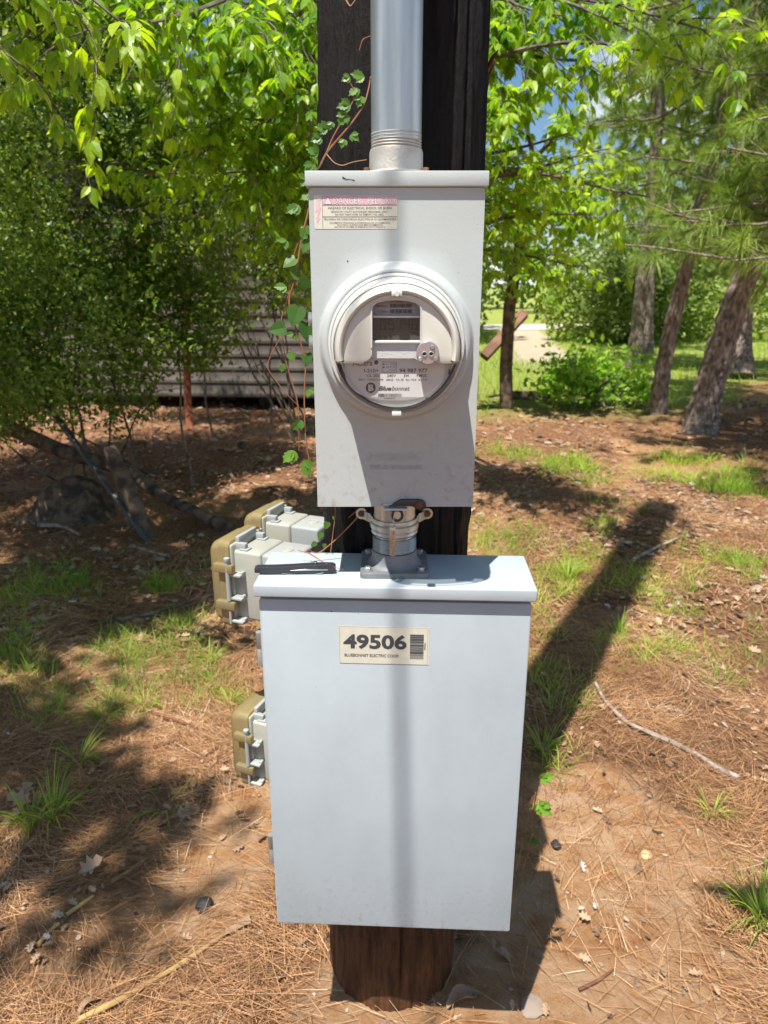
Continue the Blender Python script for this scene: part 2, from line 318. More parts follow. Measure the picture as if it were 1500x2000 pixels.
def ground_mat():
    m = bpy.data.materials.new('clay_and_litter'); m.use_nodes = True; n = m.node_tree.nodes; l = m.node_tree.links; b = n['Principled BSDF']
    t = n.new('ShaderNodeTexCoord')
    def nz(scale, det=8, rgh=.6, st=None):
        a = n.new('ShaderNodeTexNoise'); a.inputs['Scale'].default_value = scale; a.inputs['Detail'].default_value = det; a.inputs['Roughness'].default_value = rgh
        if st:
            q = n.new('ShaderNodeMapping'); q.inputs['Scale'].default_value = st[:3]; q.inputs['Rotation'].default_value = (0, 0, st[3]); l.new(t.outputs['Object'], q.inputs[0]); l.new(q.outputs[0], a.inputs['Vector'])
        else: l.new(t.outputs['Object'], a.inputs['Vector'])
        return a.outputs['Fac']
    def ramp(fac, cs):
        r = n.new('ShaderNodeValToRGB'); e = r.color_ramp.elements
        while len(e) < len(cs): e.new(.5)
        for k, (p, c) in enumerate(cs): e[k].position = p; e[k].color = (*c, 1)
        l.new(fac, r.inputs[0]); return r.outputs[0]
    def mix(f, a, c):
        x = n.new('ShaderNodeMixRGB'); l.new(f, x.inputs[0]); l.new(a, x.inputs[1]); l.new(c, x.inputs[2]); return x.outputs[0]
    def attr(k):
        a = n.new('ShaderNodeAttribute'); a.attribute_name = k; return a.outputs['Fac']
    clay = ramp(nz(9, 10, .7), [(.3, (.38, .14, .045)), (.44, (.66, .35, .165)), (.62, (.82, .54, .33))])
    lit = ramp(nz(34, 10, .75), [(.34, (.04, .015, .007)), (.50, (.26, .105, .045)), (.68, (.60, .34, .19))])
    lit2 = ramp(nz(60, 6, .8, (1, .2, 1, .5)), [(.36, (.08, .033, .016)), (.62, (.52, .31, .19))])
    c = mix(nz(3, 3), lit, lit2); c = mix(attr('clay'), c, clay)
    grs = ramp(nz(20, 8, .8), [(.3, (.12, .16, .03)), (.5, (.27, .32, .07)), (.72, (.46, .43, .18))])
    c = mix(attr('lawn'), c, grs)
    snd = ramp(nz(5, 6), [(.3, (.42, .33, .23)), (.7, (.55, .47, .36))]); c = mix(attr('sand'), c, snd)
    l.new(c, b.inputs['Base Color']); b.inputs['Roughness'].default_value = .95; b.inputs['Specular IOR Level'].default_value = .15
    q = n.new('ShaderNodeBump'); q.inputs['Strength'].default_value = 1; q.inputs['Distance'].default_value = .03; l.new(nz(55, 10, .85), q.inputs['Height']); l.new(q.outputs[0], b.inputs['Normal'])
    return m
M['ground'] = ground_mat()
M['bark'] = mat('pine_bark', (.08, .058, .045), .9, 0, 1, 26, col2=(.36, .29, .24), cscale=30, stretch=(1, 1, .45), cpos=(.34, .70), detail=9)
M['twig'] = mat('twig_bark', (.06, .045, .035), .85, 0, .5, 60, col2=(.20, .165, .13), cscale=12)
M['palewood'] = mat('bleached_stick', (.17, .13, .105), .8, 0, .8, 70, col2=(.36, .30, .26), cscale=30)
M['darkwood'] = mat('rotting_log', (.045, .033, .025), .9, 0, 1, 40, col2=(.16, .11, .075), cscale=14)
M['pipe_dark'] = mat('dull_grey_pipe', (.07, .07, .07), .5, .3, .1, 50)
M['cane'] = mat('dry_cane', (.46, .31, .12), .6, 0, .4, 90, col2=(.27, .16, .07), cscale=12)
M['vine_red'] = mat('red_vine_stem', (.28, .08, .05), .55, 0, .1, 90, col2=(.30, .15, .06), cscale=30)
M['needle_brown'] = leafmat('dead_pine_needle', (.05, .017, .008), (.58, .32, .155), 0, rough=.6, c3=(.76, .60, .41))
M['deadleaf'] = leafmat('dead_oak_leaf', (.10, .06, .04), (.50, .34, .22), .1, (1.2, 1, .8), .7, (.46, .43, .42))
M['chip'] = leafmat('bark_chip', (.10, .07, .05), (.42, .34, .28), 0, rough=.85)
M['grass'] = leafmat('grass_blade', (.11, .23, .025), (.42, .55, .08), .42, (1.9, 1.8, .7), .5, (.46, .38, .16))
M['maple'] = leafmat('box_elder_leaf', (.07, .20, .015), (.36, .50, .035), .5, (2.5, 2.3, .7), .38)
M['yaupon'] = leafmat('yaupon_leaf', (.05, .115, .022), (.25, .345, .07), .36, (2.4, 2.3, 1.0), .34, (.48, .46, .24))
M['needle'] = leafmat('pine_needle', (.06, .15, .025), (.34, .47, .09), .3, (1.8, 1.6, 1.0), .4, (.42, .25, .08))
M['far'] = leafmat('far_foliage', (.06, .12, .025), (.34, .42, .10), .3, (2, 2, 1), .6)
M['bush'] = leafmat('bush_leaf', (.12, .26, .03), (.34, .50, .06), .4, (2.2, 2.2, .9), .45)
M['creeper'] = leafmat('creeper_leaf', (.03, .095, .02), (.22, .40, .05), .38, (2.2, 2.1, .8), .4)
M['siding'] = mat('grey_lap_siding', (.07, .06, .05), .7, 0, .15, 60, col2=(.125, .11, .095), cscale=3, stretch=(1, 1, .3))
M['dark'] = mat('dark_timber', (.06, .05, .045), .9)  # even dark brown timber of the building piers
M['roofing'] = mat('roof_metal', (.10, .095, .085), .8)
M['stone_y'] = mat('yellow_stone', (.48, .36, .19), .7, 0, .2, 80)
M['charcoal'] = mat('charred_wood', (.02, .02, .022), .7, 0, .8, 60)
M['gravel'] = mat('pale_gravel', (.50, .45, .38), .95, 0, .3, 30, col2=(.60, .56, .5), cscale=10)
M['cut_end'] = mat('pale_board', (.25, .13, .085), .8, 0, .4, 30, col2=(.15, .075, .045), cscale=8)

# ------------------------------------------------------------------ ground
def spaced(lo, hi, fine0, fine1, step, g):
    c = list(np.arange(fine0, fine1 + 1e-9, step)); s = step
    while c[-1] < hi: s *= g; c.append(c[-1] + s)
    s = step; out = []
    x = fine0
    while x > lo: s *= g; x -= s; out.append(x)
    return np.array(out[::-1] + c)
gx = spaced(-260, 260, -2.2, 2.2, .03, 1.05); gy = spaced(-60, 420, .7, 4.2, .03, 1.04)
GX, GY = np.meshgrid(gx, gy, indexing='xy'); GZ = gz(GX, GY)
A = Acc(); nx, ny = len(gx), len(gy)
i, j = np.meshgrid(np.arange(nx - 1), np.arange(ny - 1), indexing='xy'); i = i.ravel(); j = j.ravel()
A.add(np.stack([GX.ravel(), GY.ravel(), GZ.ravel()], 1), np.stack([j * nx + i, j * nx + i + 1, (j + 1) * nx + i + 1, (j + 1) * nx + i], 1))
ground = A.build('ground', M['ground'], sharp=0); setp(ground, 'reddish clay ground under pine needle litter', 'ground', kind='structure')
def lawn_f(x, y):
    e = noise(x * .5, y * .5, 0, 21) * 2.2
    return sstep(8.6, 10.2, y + e - .1 - .8 * np.clip(x - 3.0, 0, 4)) * sstep(-1.5, .5, x)
def clay_f(x, y):
    a = 1.15 * np.exp(-(((x - .58) / .36) ** 2 + ((y - 1.55) / .36) ** 2) ** 1.0)
    b = 1.1 * np.exp(-(((x + .40) / .20) ** 2 + ((y - 1.62) / .34) ** 2))
    c = .8 * np.exp(-(((x - .48) / .22) ** 2 + ((y - 1.2) / .22) ** 2)) + .5 * np.exp(-(((x - .05) / .3) ** 2 + ((y - 1.15) / .2) ** 2))
    return np.clip(sstep(.28, .62, a + b + c + (noise(x * 6, y * 6, 0, 11) - .5) * .55) + .5 * sstep(.62, .8, noise(x * 1.7, y * 1.7, 0, 12)), 0, 1)
def sand_f(x, y):
    c = 3.0 + (y - 13) * .14; return sstep(.8, .4, np.abs(x - c)) * sstep(13, 15.5, y) * (1 - sstep(24, 26, y))
for k, fn in (('lawn', lawn_f), ('clay', clay_f), ('sand', sand_f)):
    at = ground.data.attributes.new(k, 'FLOAT', 'POINT'); at.data.foreach_set('value', np.clip(fn(GX, GY), 0, 1).ravel().astype(np.float32))
A = Acc(); xs = np.linspace(-25, 45, 60); yy = 26 + .04 * xs + .6 * np.sin(xs * .12)
V = np.concatenate([np.stack([xs, yy - 1.6, np.full(60, .012)], 1), np.stack([xs, yy + 1.6, np.full(60, .012)], 1)])
A.add(V, np.array([[q, q + 1, 61 + q, 60 + q] for q in range(59)]))
setp(A.build('gravel_road', M['gravel']), 'pale gravel road crossing behind the clearing', 'road', kind='structure')

# ------------------------------------------------------------------ lettering
def text_bm(s, x0, z0, x1, z1, y, bold=0.0, shear=0.0, ext=.00015, vert=False):
    cu = bpy.data.curves.new('t', 'FONT'); cu.body = s; cu.size = 1; cu.extrude = 0; cu.offset = bold; cu.shear = shear; cu.resolution_u = 3
    o = bpy.data.objects.new('t', cu); COL.objects.link(o)
    dg = bpy.context.evaluated_depsgraph_get(); me = bpy.data.meshes.new_from_object(o.evaluated_get(dg)); bpy.data.objects.remove(o); bpy.data.curves.remove(cu)
    b = bmesh.new(); b.from_mesh(me); bpy.data.meshes.remove(me)
    if vert:
        for v in b.verts: v.co = (-v.co.y, v.co.x, 0)
    X = [v.co.x for v in b.verts]; Y = [v.co.y for v in b.verts]; ax, bx, ay, by = min(X), max(X), min(Y), max(Y)
    for v in b.verts: v.co = (x0 + (v.co.x - ax) / (bx - ax) * (x1 - x0), y, z0 + (v.co.y - ay) / (by - ay) * (z1 - z0))
    return b
def addtext(A, s, x0, z0, x1, z1, y, **k): A.bm(text_bm(s, min(x0, x1), min(z0, z1), max(x0, x1), max(z0, z1), y, **k))
def flat(A, poly, y):
    A.add([(x, y, z) for x, z in poly], [list(range(len(poly)))])
def rect(A, x0, x1, z0, z1, y): flat(A, [(x0, z0), (x1, z0), (x1, z1), (x0, z1)], y)
def frame(A, x0, x1, z0, z1, w, y):
    rect(A, x0, x1, z0, z0 + w, y); rect(A, x0, x1, z1 - w, z1, y); rect(A, x0, x0 + w, z0 + w, z1 - w, y); rect(A, x1 - w, x1, z0 + w, z1 - w, y)

# ------------------------------------------------------------------ utility pole
PX, PY, PR = .017, 1.262, .130
pole = thing('utility_pole', (PX, PY, 0), 'black creosoted timber pole carrying the grey meter boxes', 'utility pole')
zz = np.concatenate([np.arange(-.25, 2.2, .012), np.arange(2.2, 9.3, .15)]); na = 200
an = np.linspace(0, 2 * np.pi, na, endpoint=False); AN, ZZ = np.meshgrid(an, zz)
rr = PR * (1.075 - .05 * np.minimum(ZZ, 2.0) )
cx = AN * 9 / math.pi
grain = noise(AN * 16 + 0.0, ZZ * 1.3, 0, 31) * .5 + noise(AN * 38, ZZ * 3, 0, 32) * .3 + noise(AN * 60, ZZ * 60, 0, 36) * .3
edge = np.minimum(AN, 2 * np.pi - AN); grain = grain * sstep(0, .15, edge) + .5 * (1 - sstep(0, .15, edge))
low = .35 * sstep(.55, .3, ZZ)
rr = rr - (grain - .5) * (.007 - .005 * low)
crk = np.zeros_like(rr)
for a_, w_, d_, z0_, z1_ in ((4.86, .012, .02, .0, 3), (4.35, .012, .015, .0, 1.1), (5.55, .012, .02, .9, 3), (4.1, .014, .02, 1, 3), (5.3, .01, .012, .9, 3)):
    aa = a_ + .05 * (noise(ZZ * 2, 0, a_, 33) - .5)
    crk += d_ * np.exp(-((AN - aa) / w_) ** 2) * sstep(z0_, z0_ + .2, ZZ) * (1 - sstep(z1_ - .3, z1_, ZZ))
rr = rr - crk
flake = sstep(.66, .72, noise(AN * 12, ZZ * 7, 0, 34)) * .004; rr = rr + flake * (1 - low)
V = np.stack([PX + .010 * ZZ * .6 + rr * np.cos(AN), PY + rr * np.sin(AN), ZZ], 2).reshape(-1, 3)
i, j = np.meshgrid(np.arange(len(zz) - 1), np.arange(na), indexing='ij'); i = i.ravel(); j = j.ravel(); k = (j + 1) % na
A = Acc(); A.add(V, np.stack([i * na + j, i * na + k, (i + 1) * na + k, (i + 1) * na + j], 1)); A.add(V[-na:], [list(range(na))])
A.build('shaft', M['pole'], pole, sharp=0)
# long loose splinters on the right flank
for (a, b_, w) in (((955, 130, 1.27), (973, 98, 1.24), .004), ((949, 175, 1.27), (967, 118, 1.24), .003)):
    A = Acc(); p, q = P(*a), P(*b_); A.tube([p, p.lerp(q, .5) + Vector((-.002, 0, 0)), q], [w, w * .9, w * .25], 6); A.build('splinter', M['splinter'], pole)

# ------------------------------------------------------------------ upper meter enclosure
CX = .0165
mb = thing('meter_enclosure', (CX, 1.06, 1.17), 'light grey steel meter enclosure with round domed opening, above the wider cabinet', 'meter box')
D0 = 1.0; hw = .1133; ZB, ZT = 1.17, 1.600
A = Acc(); A.box(CX - hw + .0015, CX + hw - .0015, D0 + .0035, 1.125, ZB + .001, ZT - .001, .0015); A.build('case', M['paint_up'], mb)
def cover_panel():
    # front cover sheet with a raised round dome ring: polar grid inside, blended out to the rounded rectangle
    A = Acc(); cz = 1.4025; outer = []
    pts = rrect(CX - hw, CX + hw, ZB, 1.5975, .006, 6, '1100')[::-1]
    angs = sorted([2 * math.pi * q / 144 for q in range(144)] + [math.atan2(zz_ - cz, xx_ - CX) % (2 * math.pi) + 1e-5 for xx_, zz_ in pts]); n = len(angs)
    for a in angs:
        dx, dz = math.cos(a), math.sin(a); best = 1e9
        for u in range(len(pts)):
            (x1, z1), (x2, z2) = pts[u], pts[(u + 1) % len(pts)]; ex, ez = x2 - x1, z2 - z1; det = dx * (-ez) + ex * dz
            if abs(det) < 1e-12: continue
            t = ((x1 - CX) * (-ez) + ex * (z1 - cz)) / det; s = (dx * (z1 - cz) - dz * (x1 - CX)) / det
            if t > 0 and -1e-6 <= s <= 1 + 1e-6: best = min(best, t)
        outer.append(best)
    prof = [(1.0, .0), (.60, .0), (.25, .0)]
    rings = []
    ang = np.array(angs); out = np.array(outer)
    for f, y in prof:
        r = .1065 + (out - .1065) * f; rings.append((r, y))
    for r, y in ((.1065, 0), (.1055, -.0004), (.1040, -.0022), (.1022, -.0065), (.1005, -.011), (.0985, -.0142), (.0955, -.0162), (.0930, -.0165), (.0918, -.0158), (.0912, -.0125), (.0912, .004)):
        rings.append((np.full(n, r), y))
    edge = (out * 1.0, .0035)
    rings = [edge] + rings
    V = np.concatenate([np.stack([CX + r * np.cos(ang), np.full(n, D0 + y), cz + r * np.sin(ang)], 1) for r, y in rings]); Fs = []
    for u in range(len(rings) - 1):
        for q in range(n): w = (q + 1) % n; Fs.append((u * n + q, u * n + w, (u + 1) * n + w, (u + 1) * n + q))
    # exact corners of the sheet
    A.add(V, np.array(Fs)); return A
cover = cover_panel().build('front_cover', M['paint_up'], mb, sharp=40)
A = Acc(); A.box(CX - .117, CX + .117, D0 - .0065, 1.128, 1.5985, 1.6165, .0012); A.build('rain_hood', M['paint_up'], mb)
# embossed maker name on the cover
def Z6(x, y): return 590 + x / 4.054, 830 + y / 4.054
A = Acc()
x0, z0 = W(*Z6(530, 222), D0); x1, z1 = W(*Z6(935, 280), D0); addtext(A, 'MILBANK', x0, z1, x1, z0, D0 - .0005)
x0, z0 = W(*Z6(530, 318), D0); x1, z1 = W(*Z6(945, 350), D0); addtext(A, 'TYPE 3R ENCLOSURE', x0, z1, x1, z0, D0 - .0006)
b2 = Acc()
for V_, L_, T_ in zip(A.V, A.L, A.T): pass
eo = A.build('embossed_lettering', M['paint_up'], mb, smooth=False)
md = eo.modifiers.new('relief', 'SOLIDIFY'); md.thickness = .0012; md.offset = 0
# marks and chips in the paint
A = Acc()
for pts in ([(669, 346), (676, 350), (684, 350), (692, 352), (692, 354)],):
    w = [W(x, y, D0 - .0066) for x, y in pts]
    A.tube([(x, D0 - .0066, z) for x, z in w], [.0010, .0005, .0003, .0007, .0004], 5)
A.build('paint_scratch', M['ink'], mb); A = Acc()
x, z = W(679, 510, D0); A.lathe([(0, 0), (.0010, .0), (.0009, .0003)], 8, 'Y', (x, D0 - .0004, z))
A.build('paint_chip', M['ink'], mb)
# warning label
def Z3(x, y): return 590 + x / 4.054, 320 + y / 4.054
yl = D0 - .0004
def LR(xa, ya, xb, yb, D=D0, z=Z3):
    a = W(*z(xa, ya), D); b = W(*z(xb, yb), D); return min(a[0], b[0]), max(a[0], b[0]), min(a[1], b[1]), max(a[1], b[1])
A = Acc(); x0, x1, z0, z1 = LR(92, 248, 753, 516); A.prism(rrect(x0, x1, z0, z1, .002), yl, D0 - .00002); lab = A.build('warning_label', M['label_cream'], mb, smooth=False)
A = Acc(); rect(A, *LR(163, 250, 752, 325), yl - .0002)
bolt = [(120, 278), (148, 278), (136, 335), (152, 345), (128, 430), (142, 432), (120, 475), (110, 425), (120, 425), (128, 370), (104, 392)]
flat(A, [W(*Z3(x, y), D0) for x, y in bolt][::-1], yl - .0002); lb = A.build('red_print', M['label_pink'], lab, smooth=False)
A = Acc(); 
for r_ in ((160, 250, 164, 514), (164, 324, 752, 328), (164, 417, 752, 421)): rect(A, *LR(*r_), yl - .0003)
for s, a, b, c, d in (('HAZARD OF ELECTRICAL SHOCK OR BURN', 207, 340, 707, 359), ('SERVICE BY UTILITY AUTHORIZED PERSONNEL ONLY', 230, 371, 680, 387), ('DO NOT PAINT OVER OR REMOVE THIS LABEL', 262, 394, 648, 409),
                      ('PELIGRO DE DESCARGA ELECTRICA O QUEMADURA', 174, 431, 748, 449), ('SOLAMENTE PERSONAS AUTORIZADAS DE LA COMPAÑIA', 217, 458, 697, 473), ('ELECTRICA PUEDEN DAR MANTENIMIENTO', 278, 477, 638, 490), ('NO PINTE ENCIMA NI REMUEVA ESTA ETIQUETA', 258, 494, 658, 508)):
    x0, x1, z0, z1 = LR(a, b, c, d); addtext(A, s, x0, z0, x1, z1, yl - .0003, bold=.004)
x0, x1, z0, z1 = LR(247, 262, 737, 318); addtext(A, 'DANGER / PELIGRO', x0 - .0004, z0 - .0003, x1 + .0004, z1 + .0003, yl - .0003, bold=.03)
flat(A, [W(*Z3(x, y), D0) for x, y in ((172, 321), (236, 321), (204, 256))], yl - .0003)
A.build('black_print', M['inkmid'], lab, smooth=False)
A = Acc(); addtext(A, 'DANGER / PELIGRO', x0, z0, x1, z1, yl - .00045, bold=.006)
flat(A, [W(*Z3(x, y), D0) for x, y in ((176, 318), (232, 318), (204, 262))], yl - .00045); A.build('white_print', M['label_white'], lab, smooth=False)
A = Acc(); x0, x1, z0, z1 = LR(201, 276, 207, 313); addtext(A, '!', x0, z0, x1, z1, yl - .0006, bold=.01); A.build('hazard_mark', M['label_pink'], lab, smooth=False)
# latch at the lower edge
A = Acc(); lp = [(655, 645), (690, 640), (770, 590), (960, 590), (982, 620), (960, 662), (925, 668), (880, 655), (850, 632), (770, 628), (720, 640), (690, 652)]
lp = [(690, 638), (770, 588), (800, 583), (925, 583), (955, 590), (975, 610), (980, 632), (965, 655), (938, 668), (912, 662), (890, 645), (860, 634), (780, 634)]
A.prism([W(*Z6(x, y), D0) for x, y in lp], D0 - .006, D0 - .001, .0006); la = A.build('latch', M['black_steel'], mb)
A = Acc(); x, z = W(*Z6(925, 624), D0); A.lathe([(.0, -.0095), (.0042, -.0095), (.0052, -.008), (.0052, -.006)], 24, 'Y', (x, D0, z)); A.build('rivet', M['rust'], la)
A = Acc(); x0, z0 = W(*Z6(633, 650), D0); x1, z1 = W(*Z6(832, 622), D0); A.box(x0 + .003, x1, D0 - .0085, D0 + .02, ZB - .0035, ZB - .0012, .0004); A.box(x0, x0 + .0012, D0 - .003, D0 + .004, ZB - .002, z1, 0); A.box(x0, x0 + .02, D0 - .003, D0, z1 - .0012, z1, 0); A.build('hasp_tab', M['meter_ring'], la)
# side clip on the left flank
A = Acc()
for zc in (1.4335, 1.402):
    A.box(CX - hw - .009, CX - hw, 1.03, 1.05, zc - .006, zc + .006, .0015); A.tube([(CX - hw - .006, 1.04, zc - .009), (CX - hw - .006, 1.04, zc + .009)], .0035, 12)
A.box(CX - hw - .004, CX - hw, 1.034, 1.046, 1.38, 1.44, .001); A.build('side_clip', M['zinc'], mb)

# ------------------------------------------------------------------ electric meter
MZ = 1.4025
me = thing('electric_meter', (CX, .985, MZ), 'round cream and clear digital electricity meter filling the round opening', 'electric meter')
A = Acc(); A.lathe([(.0912, 1.0), (.0912, .9785), (.0905, .9770), (.0880, .9762), (.0868, .9775), (.0862, .9765), (.0858, .9740), (.084, .9735)], 128, 'Y', (CX, 0, MZ)); A.build('base_ring', M['meter_ring'], me, sharp=30)
TH = -.0135
a_ = math.degrees(math.asin(TH / .0800))
def dome(nr=1.0): return [(.0845 * nr, .975), (.0828 * nr, .958), (.0808 * nr, .932), (.0792 * nr, .912), (.0772 * nr, .900), (.0755 * nr, .8890), (.0730 * nr, .8845), (.0705 * nr, .8828), (.0685 * nr, .8838), (.0672 * nr, .8870), (.0664 * nr, .8905)]
A = Acc(); A.lathe(dome(), 96, 'Y', (CX, 0, MZ), a_, 180 - a_)
A.lathe([(.0790, .905), (.0835, .97)], 96, 'Y', (CX, 0, MZ), a_, 180 - a_)
def Z2(x, y): return 630 + x / 5, 520 + y / 5
def rel(x, y, D=.885): a, b = W(*Z2(x, y), D); return a, b
zt = MZ + TH
arc = [(CX + .0664 * math.cos(R(t)), MZ + .0664 * math.sin(R(t))) for t in np.linspace(math.degrees(math.asin(TH / .0664)), 180 - math.degrees(math.asin(TH / .0664)), 60)]
notch = [rel(400, 935), rel(435, 928), rel(465, 905), rel(483, 870), rel(487, 800), rel(487, 420), rel(500, 385), rel(535, 360), rel(620, 340), rel(722, 334), rel(830, 341), rel(905, 361), rel(940, 385), rel(955, 420), rel(955, 770), rel(960, 860), rel(990, 930)]
notch[0] = (notch[0][0], zt); notch[-1] = (notch[-1][0], zt)
poly = arc + notch
A.prism(poly[::-1], .8895, .8985, .0008)
# bottom lip closing the shield
for sx_ in (-1, 1):
    xo = CX + sx_ * math.sqrt(.0755 ** 2 - TH ** 2); xi = notch[0][0] if sx_ < 0 else notch[-1][0]
    A.box(min(xo, xi), max(xo, xi), .8900, .9000, zt - .0016, zt + .0004, .0004)
sh = A.build('shield', M['cream'], me, sharp=32)
A = Acc(); bez = [rel(x, y) for x, y in ((478, 800), (478, 412), (494, 376), (532, 350), (620, 329), (722, 322), (830, 330), (908, 351), (948, 377), (964, 412), (964, 760))]
A.tube([(x, .8893, z) for x, z in bez], .0011, 8); A.build('window_bezel', M['meter_ring'], sh)
A = Acc(); x0, z0 = rel(672, 238, .893); x1, z1 = rel(778, 294, .889); A.box(x0, x1, .8815, .898, z1, z0, .0012); tb = A.build('seal_tab', M['meter_ring'], me)
A = Acc(); A.lathe([(0, .8795), (.003, .8795), (.0036, .8803), (.0036, .883)], 20, 'Y', ((x0 + x1) / 2, 0, (z0 + z1) / 2)); A.build('tab_screw', M['meter_ring'], tb)
A = Acc(); A.lathe(dome(), 96, 'Y', (CX, 0, MZ), 180 - a_, 360 + a_)
# clear face below the shield
n_ = 40; t0 = math.asin(TH / .0664); pts = [(CX + .0664 * math.cos(t), MZ + .0664 * math.sin(t)) for t in np.linspace(math.pi - t0, 2 * math.pi + t0, n_)]
flat(A, pts, .8895); A.build('clear_cover', M['clear'], me)
A = Acc(); A.lathe([(0, .9085), (.0715, .9085), (.0725, .912), (.0750, .940), (.0775, .972)], 96, 'Y', (CX, 0, MZ)); A.build('inner_housing', M['meter_in'], me)
# textured register plate seen in the notch, above the nameplate
A = Acc(); a = [rel(470, 750, .899), rel(960, 750, .899), rel(960, 940, .899), rel(900, 900, .899), rel(470, 898, .899)]
A.prism([(x, z) for x, z in (a[0], a[4], a[3], a[2], a[1])], .8990, .9080); rp = A.build('register_plate', M['meter_in'], me, smooth=False)
A = Acc(); x0, z0 = rel(490, 482, .9); x1, z1 = rel(952, 502, .9); A.box(x0, x1, .896, .908, z1, z0, .0008); x0, z0 = rel(490, 724, .9); x1, z1 = rel(952, 752, .9); A.box(x0, x1, .895, .908, z1, z0, .0010); A.build('display_frame', M['meter_ring'], me)
# nameplate
DN = .9065
cxn, czn = rel(703, 1080, DN); A = Acc(); ov = []
for t in np.linspace(0, 2 * math.pi, 72, endpoint=False):
    x = cxn + .0625 * math.copysign(abs(math.cos(t)) ** .85, math.cos(t)); z = MZ - .0235 + (.0395 if math.sin(t) < 0 else .0215) * math.copysign(abs(math.sin(t)) ** .8, math.sin(t)); ov.append((x, z))
A.prism(ov[::-1], DN, .9083); npl = A.build('nameplate', M['face'], me, smooth=False)
A = Acc(); yt = DN - .0003
def T2(s, a, b, c, d, **k): x0, z0 = rel(a, b, DN); x1, z1 = rel(c, d, DN); addtext(A, s, x0, z1, x1, z0, yt, **k)
def bars(A, a, b, c, d, n, seed, D=DN, y=None, horiz=False, z=Z2):
    rg = random.Random(seed); x0, z0 = W(*z(a, b), D); x1, z1 = W(*z(c, d), D); u = 0; tot = n
    for q in range(n):
        w = rg.choice((.35, .5, .75))
        if horiz: rect(A, x0, x1, z1 + (z0 - z1) * (q / n), z1 + (z0 - z1) * ((q + w) / n), y)
        else: rect(A, x0 + (x1 - x0) * (q / n), x0 + (x1 - x0) * ((q + w) / n), z1, z0, y)
T2('Aclara', 292, 914, 488, 972); T2('I-210+', 405, 1002, 548, 1038, bold=.012); T2('94 987 977', 750, 998, 1025, 1037, bold=.02)
T2('CL 200', 435, 1054, 555, 1081, bold=.01); T2('240V', 630, 1054, 716, 1081, bold=.01); T2('3W', 792, 1054, 845, 1081, bold=.01); T2('FM2S', 920, 1054, 1017, 1081, bold=.01)
for s, a, c in (('0821', 350, 415), ('727X231099', 435, 592), ('60HZ', 622, 690), ('TA 30', 715, 790), ('Kh 10.0', 815, 915), ('Kt 1.0', 938, 1017)): T2(s, a, 1098, c, 1117, bold=.006)
T2('Blue', 545, 1170, 672, 1214, bold=.03, shear=.3); T2('bonnet', 676, 1170, 852, 1213, shear=.3); T2('94987977', 600, 1283, 710, 1298)
T2('O', 615, 950, 633, 966); T2('F2', 685, 946, 715, 964); T2('V2', 617, 976, 648, 994); T2('J2', 685, 974, 713, 992); T2('U2', 685, 1004, 716, 1022)
for cx_, cy_ in ((597, 957), (597, 986)): x, z = rel(cx_, cy_, DN); flat(A, [(x + .0011 * math.cos(t), z + .0011 * math.sin(t)) for t in np.linspace(0, 6.28, 14, endpoint=False)], yt)
for cx_, cy_ in ((666, 955), (666, 983), (666, 1013)): T2('O', cx_ - 9, cy_ - 9, cx_ + 9, cy_ + 9)
x0, z0 = rel(580, 933, DN); x1, z1 = rel(723, 1037, DN); frame(A, x0, x1, z1, z0, .0004, yt)
bars(A, 545, 1243, 770, 1275, 34, 5, y=yt)
xc, zc = rel(470, 1187, DN)
flat(A, [(xc + .0062 * math.cos(t), zc + .0066 * math.sin(t)) for t in np.linspace(0, 6.28, 36, endpoint=False)], yt)
x, z = rel(523, 940, DN); flat(A, [(x + .0028 * math.cos(t), z + .0028 * math.sin(t)) for t in np.linspace(-2.6, 2.2, 20)], yt)
for sx_, cx_ in ((-1, 415), (1, 1020)):
    x, z = rel(cx_, 1292, DN); flat(A, [(x - sx_ * .0022, z - .0007), (x, z - .0007), (x, z - .0015), (x + sx_ * .0024, z), (x, z + .0015), (x, z + .0007), (x - sx_ * .0022, z + .0007)], yt)
A.build('nameplate_print', M['inkgrey'], npl, smooth=False)
A = Acc(); addtext(A, 'B', xc - .0030, zc - .0040, xc + .0036, zc + .0040, yt - .0003, bold=.03)
for q in (-1, 1): A.add([(xc - .003 + q * .0001, yt - .0002, zc - .0066), (xc - .0022 + q * .0001, yt - .0002, zc - .0066), (xc + .0042, yt - .0002, zc + .0055), (xc + .0034, yt - .0002, zc + .006)], [(0, 1, 2, 3)])
A.build('logo_print', M['face'], npl, smooth=False)
# sticker over the display, display and its digits
A = Acc(); x0, z0 = rel(480, 330, .905); x1, z1 = rel(965, 484, .905); A.box(x0, x1, .9045, .908, z1, z0); stk = A.build('top_sticker', M['sticker'], me, smooth=False)
A = Acc(); yt = .9042
for s, a, b, c, d in (('98694245', 527, 380, 637, 400), ('Y72454-1', 533, 432, 637, 453), ('UNIT NUMBER', 655, 344, 790, 356)): x0, z0 = rel(a, b, .9042); x1, z1 = rel(c, d, .9042); addtext(A, s, x0, z1, x1, z0, yt)
bars(A, 658, 365, 875, 404, 36, 3, .9042, yt); bars(A, 658, 420, 875, 460, 36, 4, .9042, yt); A.build('sticker_print', M['ink'], stk, smooth=False)
A = Acc(); x0, z0 = rel(488, 500, .903); x1, z1 = rel(955, 726, .903); A.box(x0, x1, .9025, .908, z1, z0); lcd = A.build('display', M['lcd'], me, smooth=False)
A = Acc(); yt = .9022
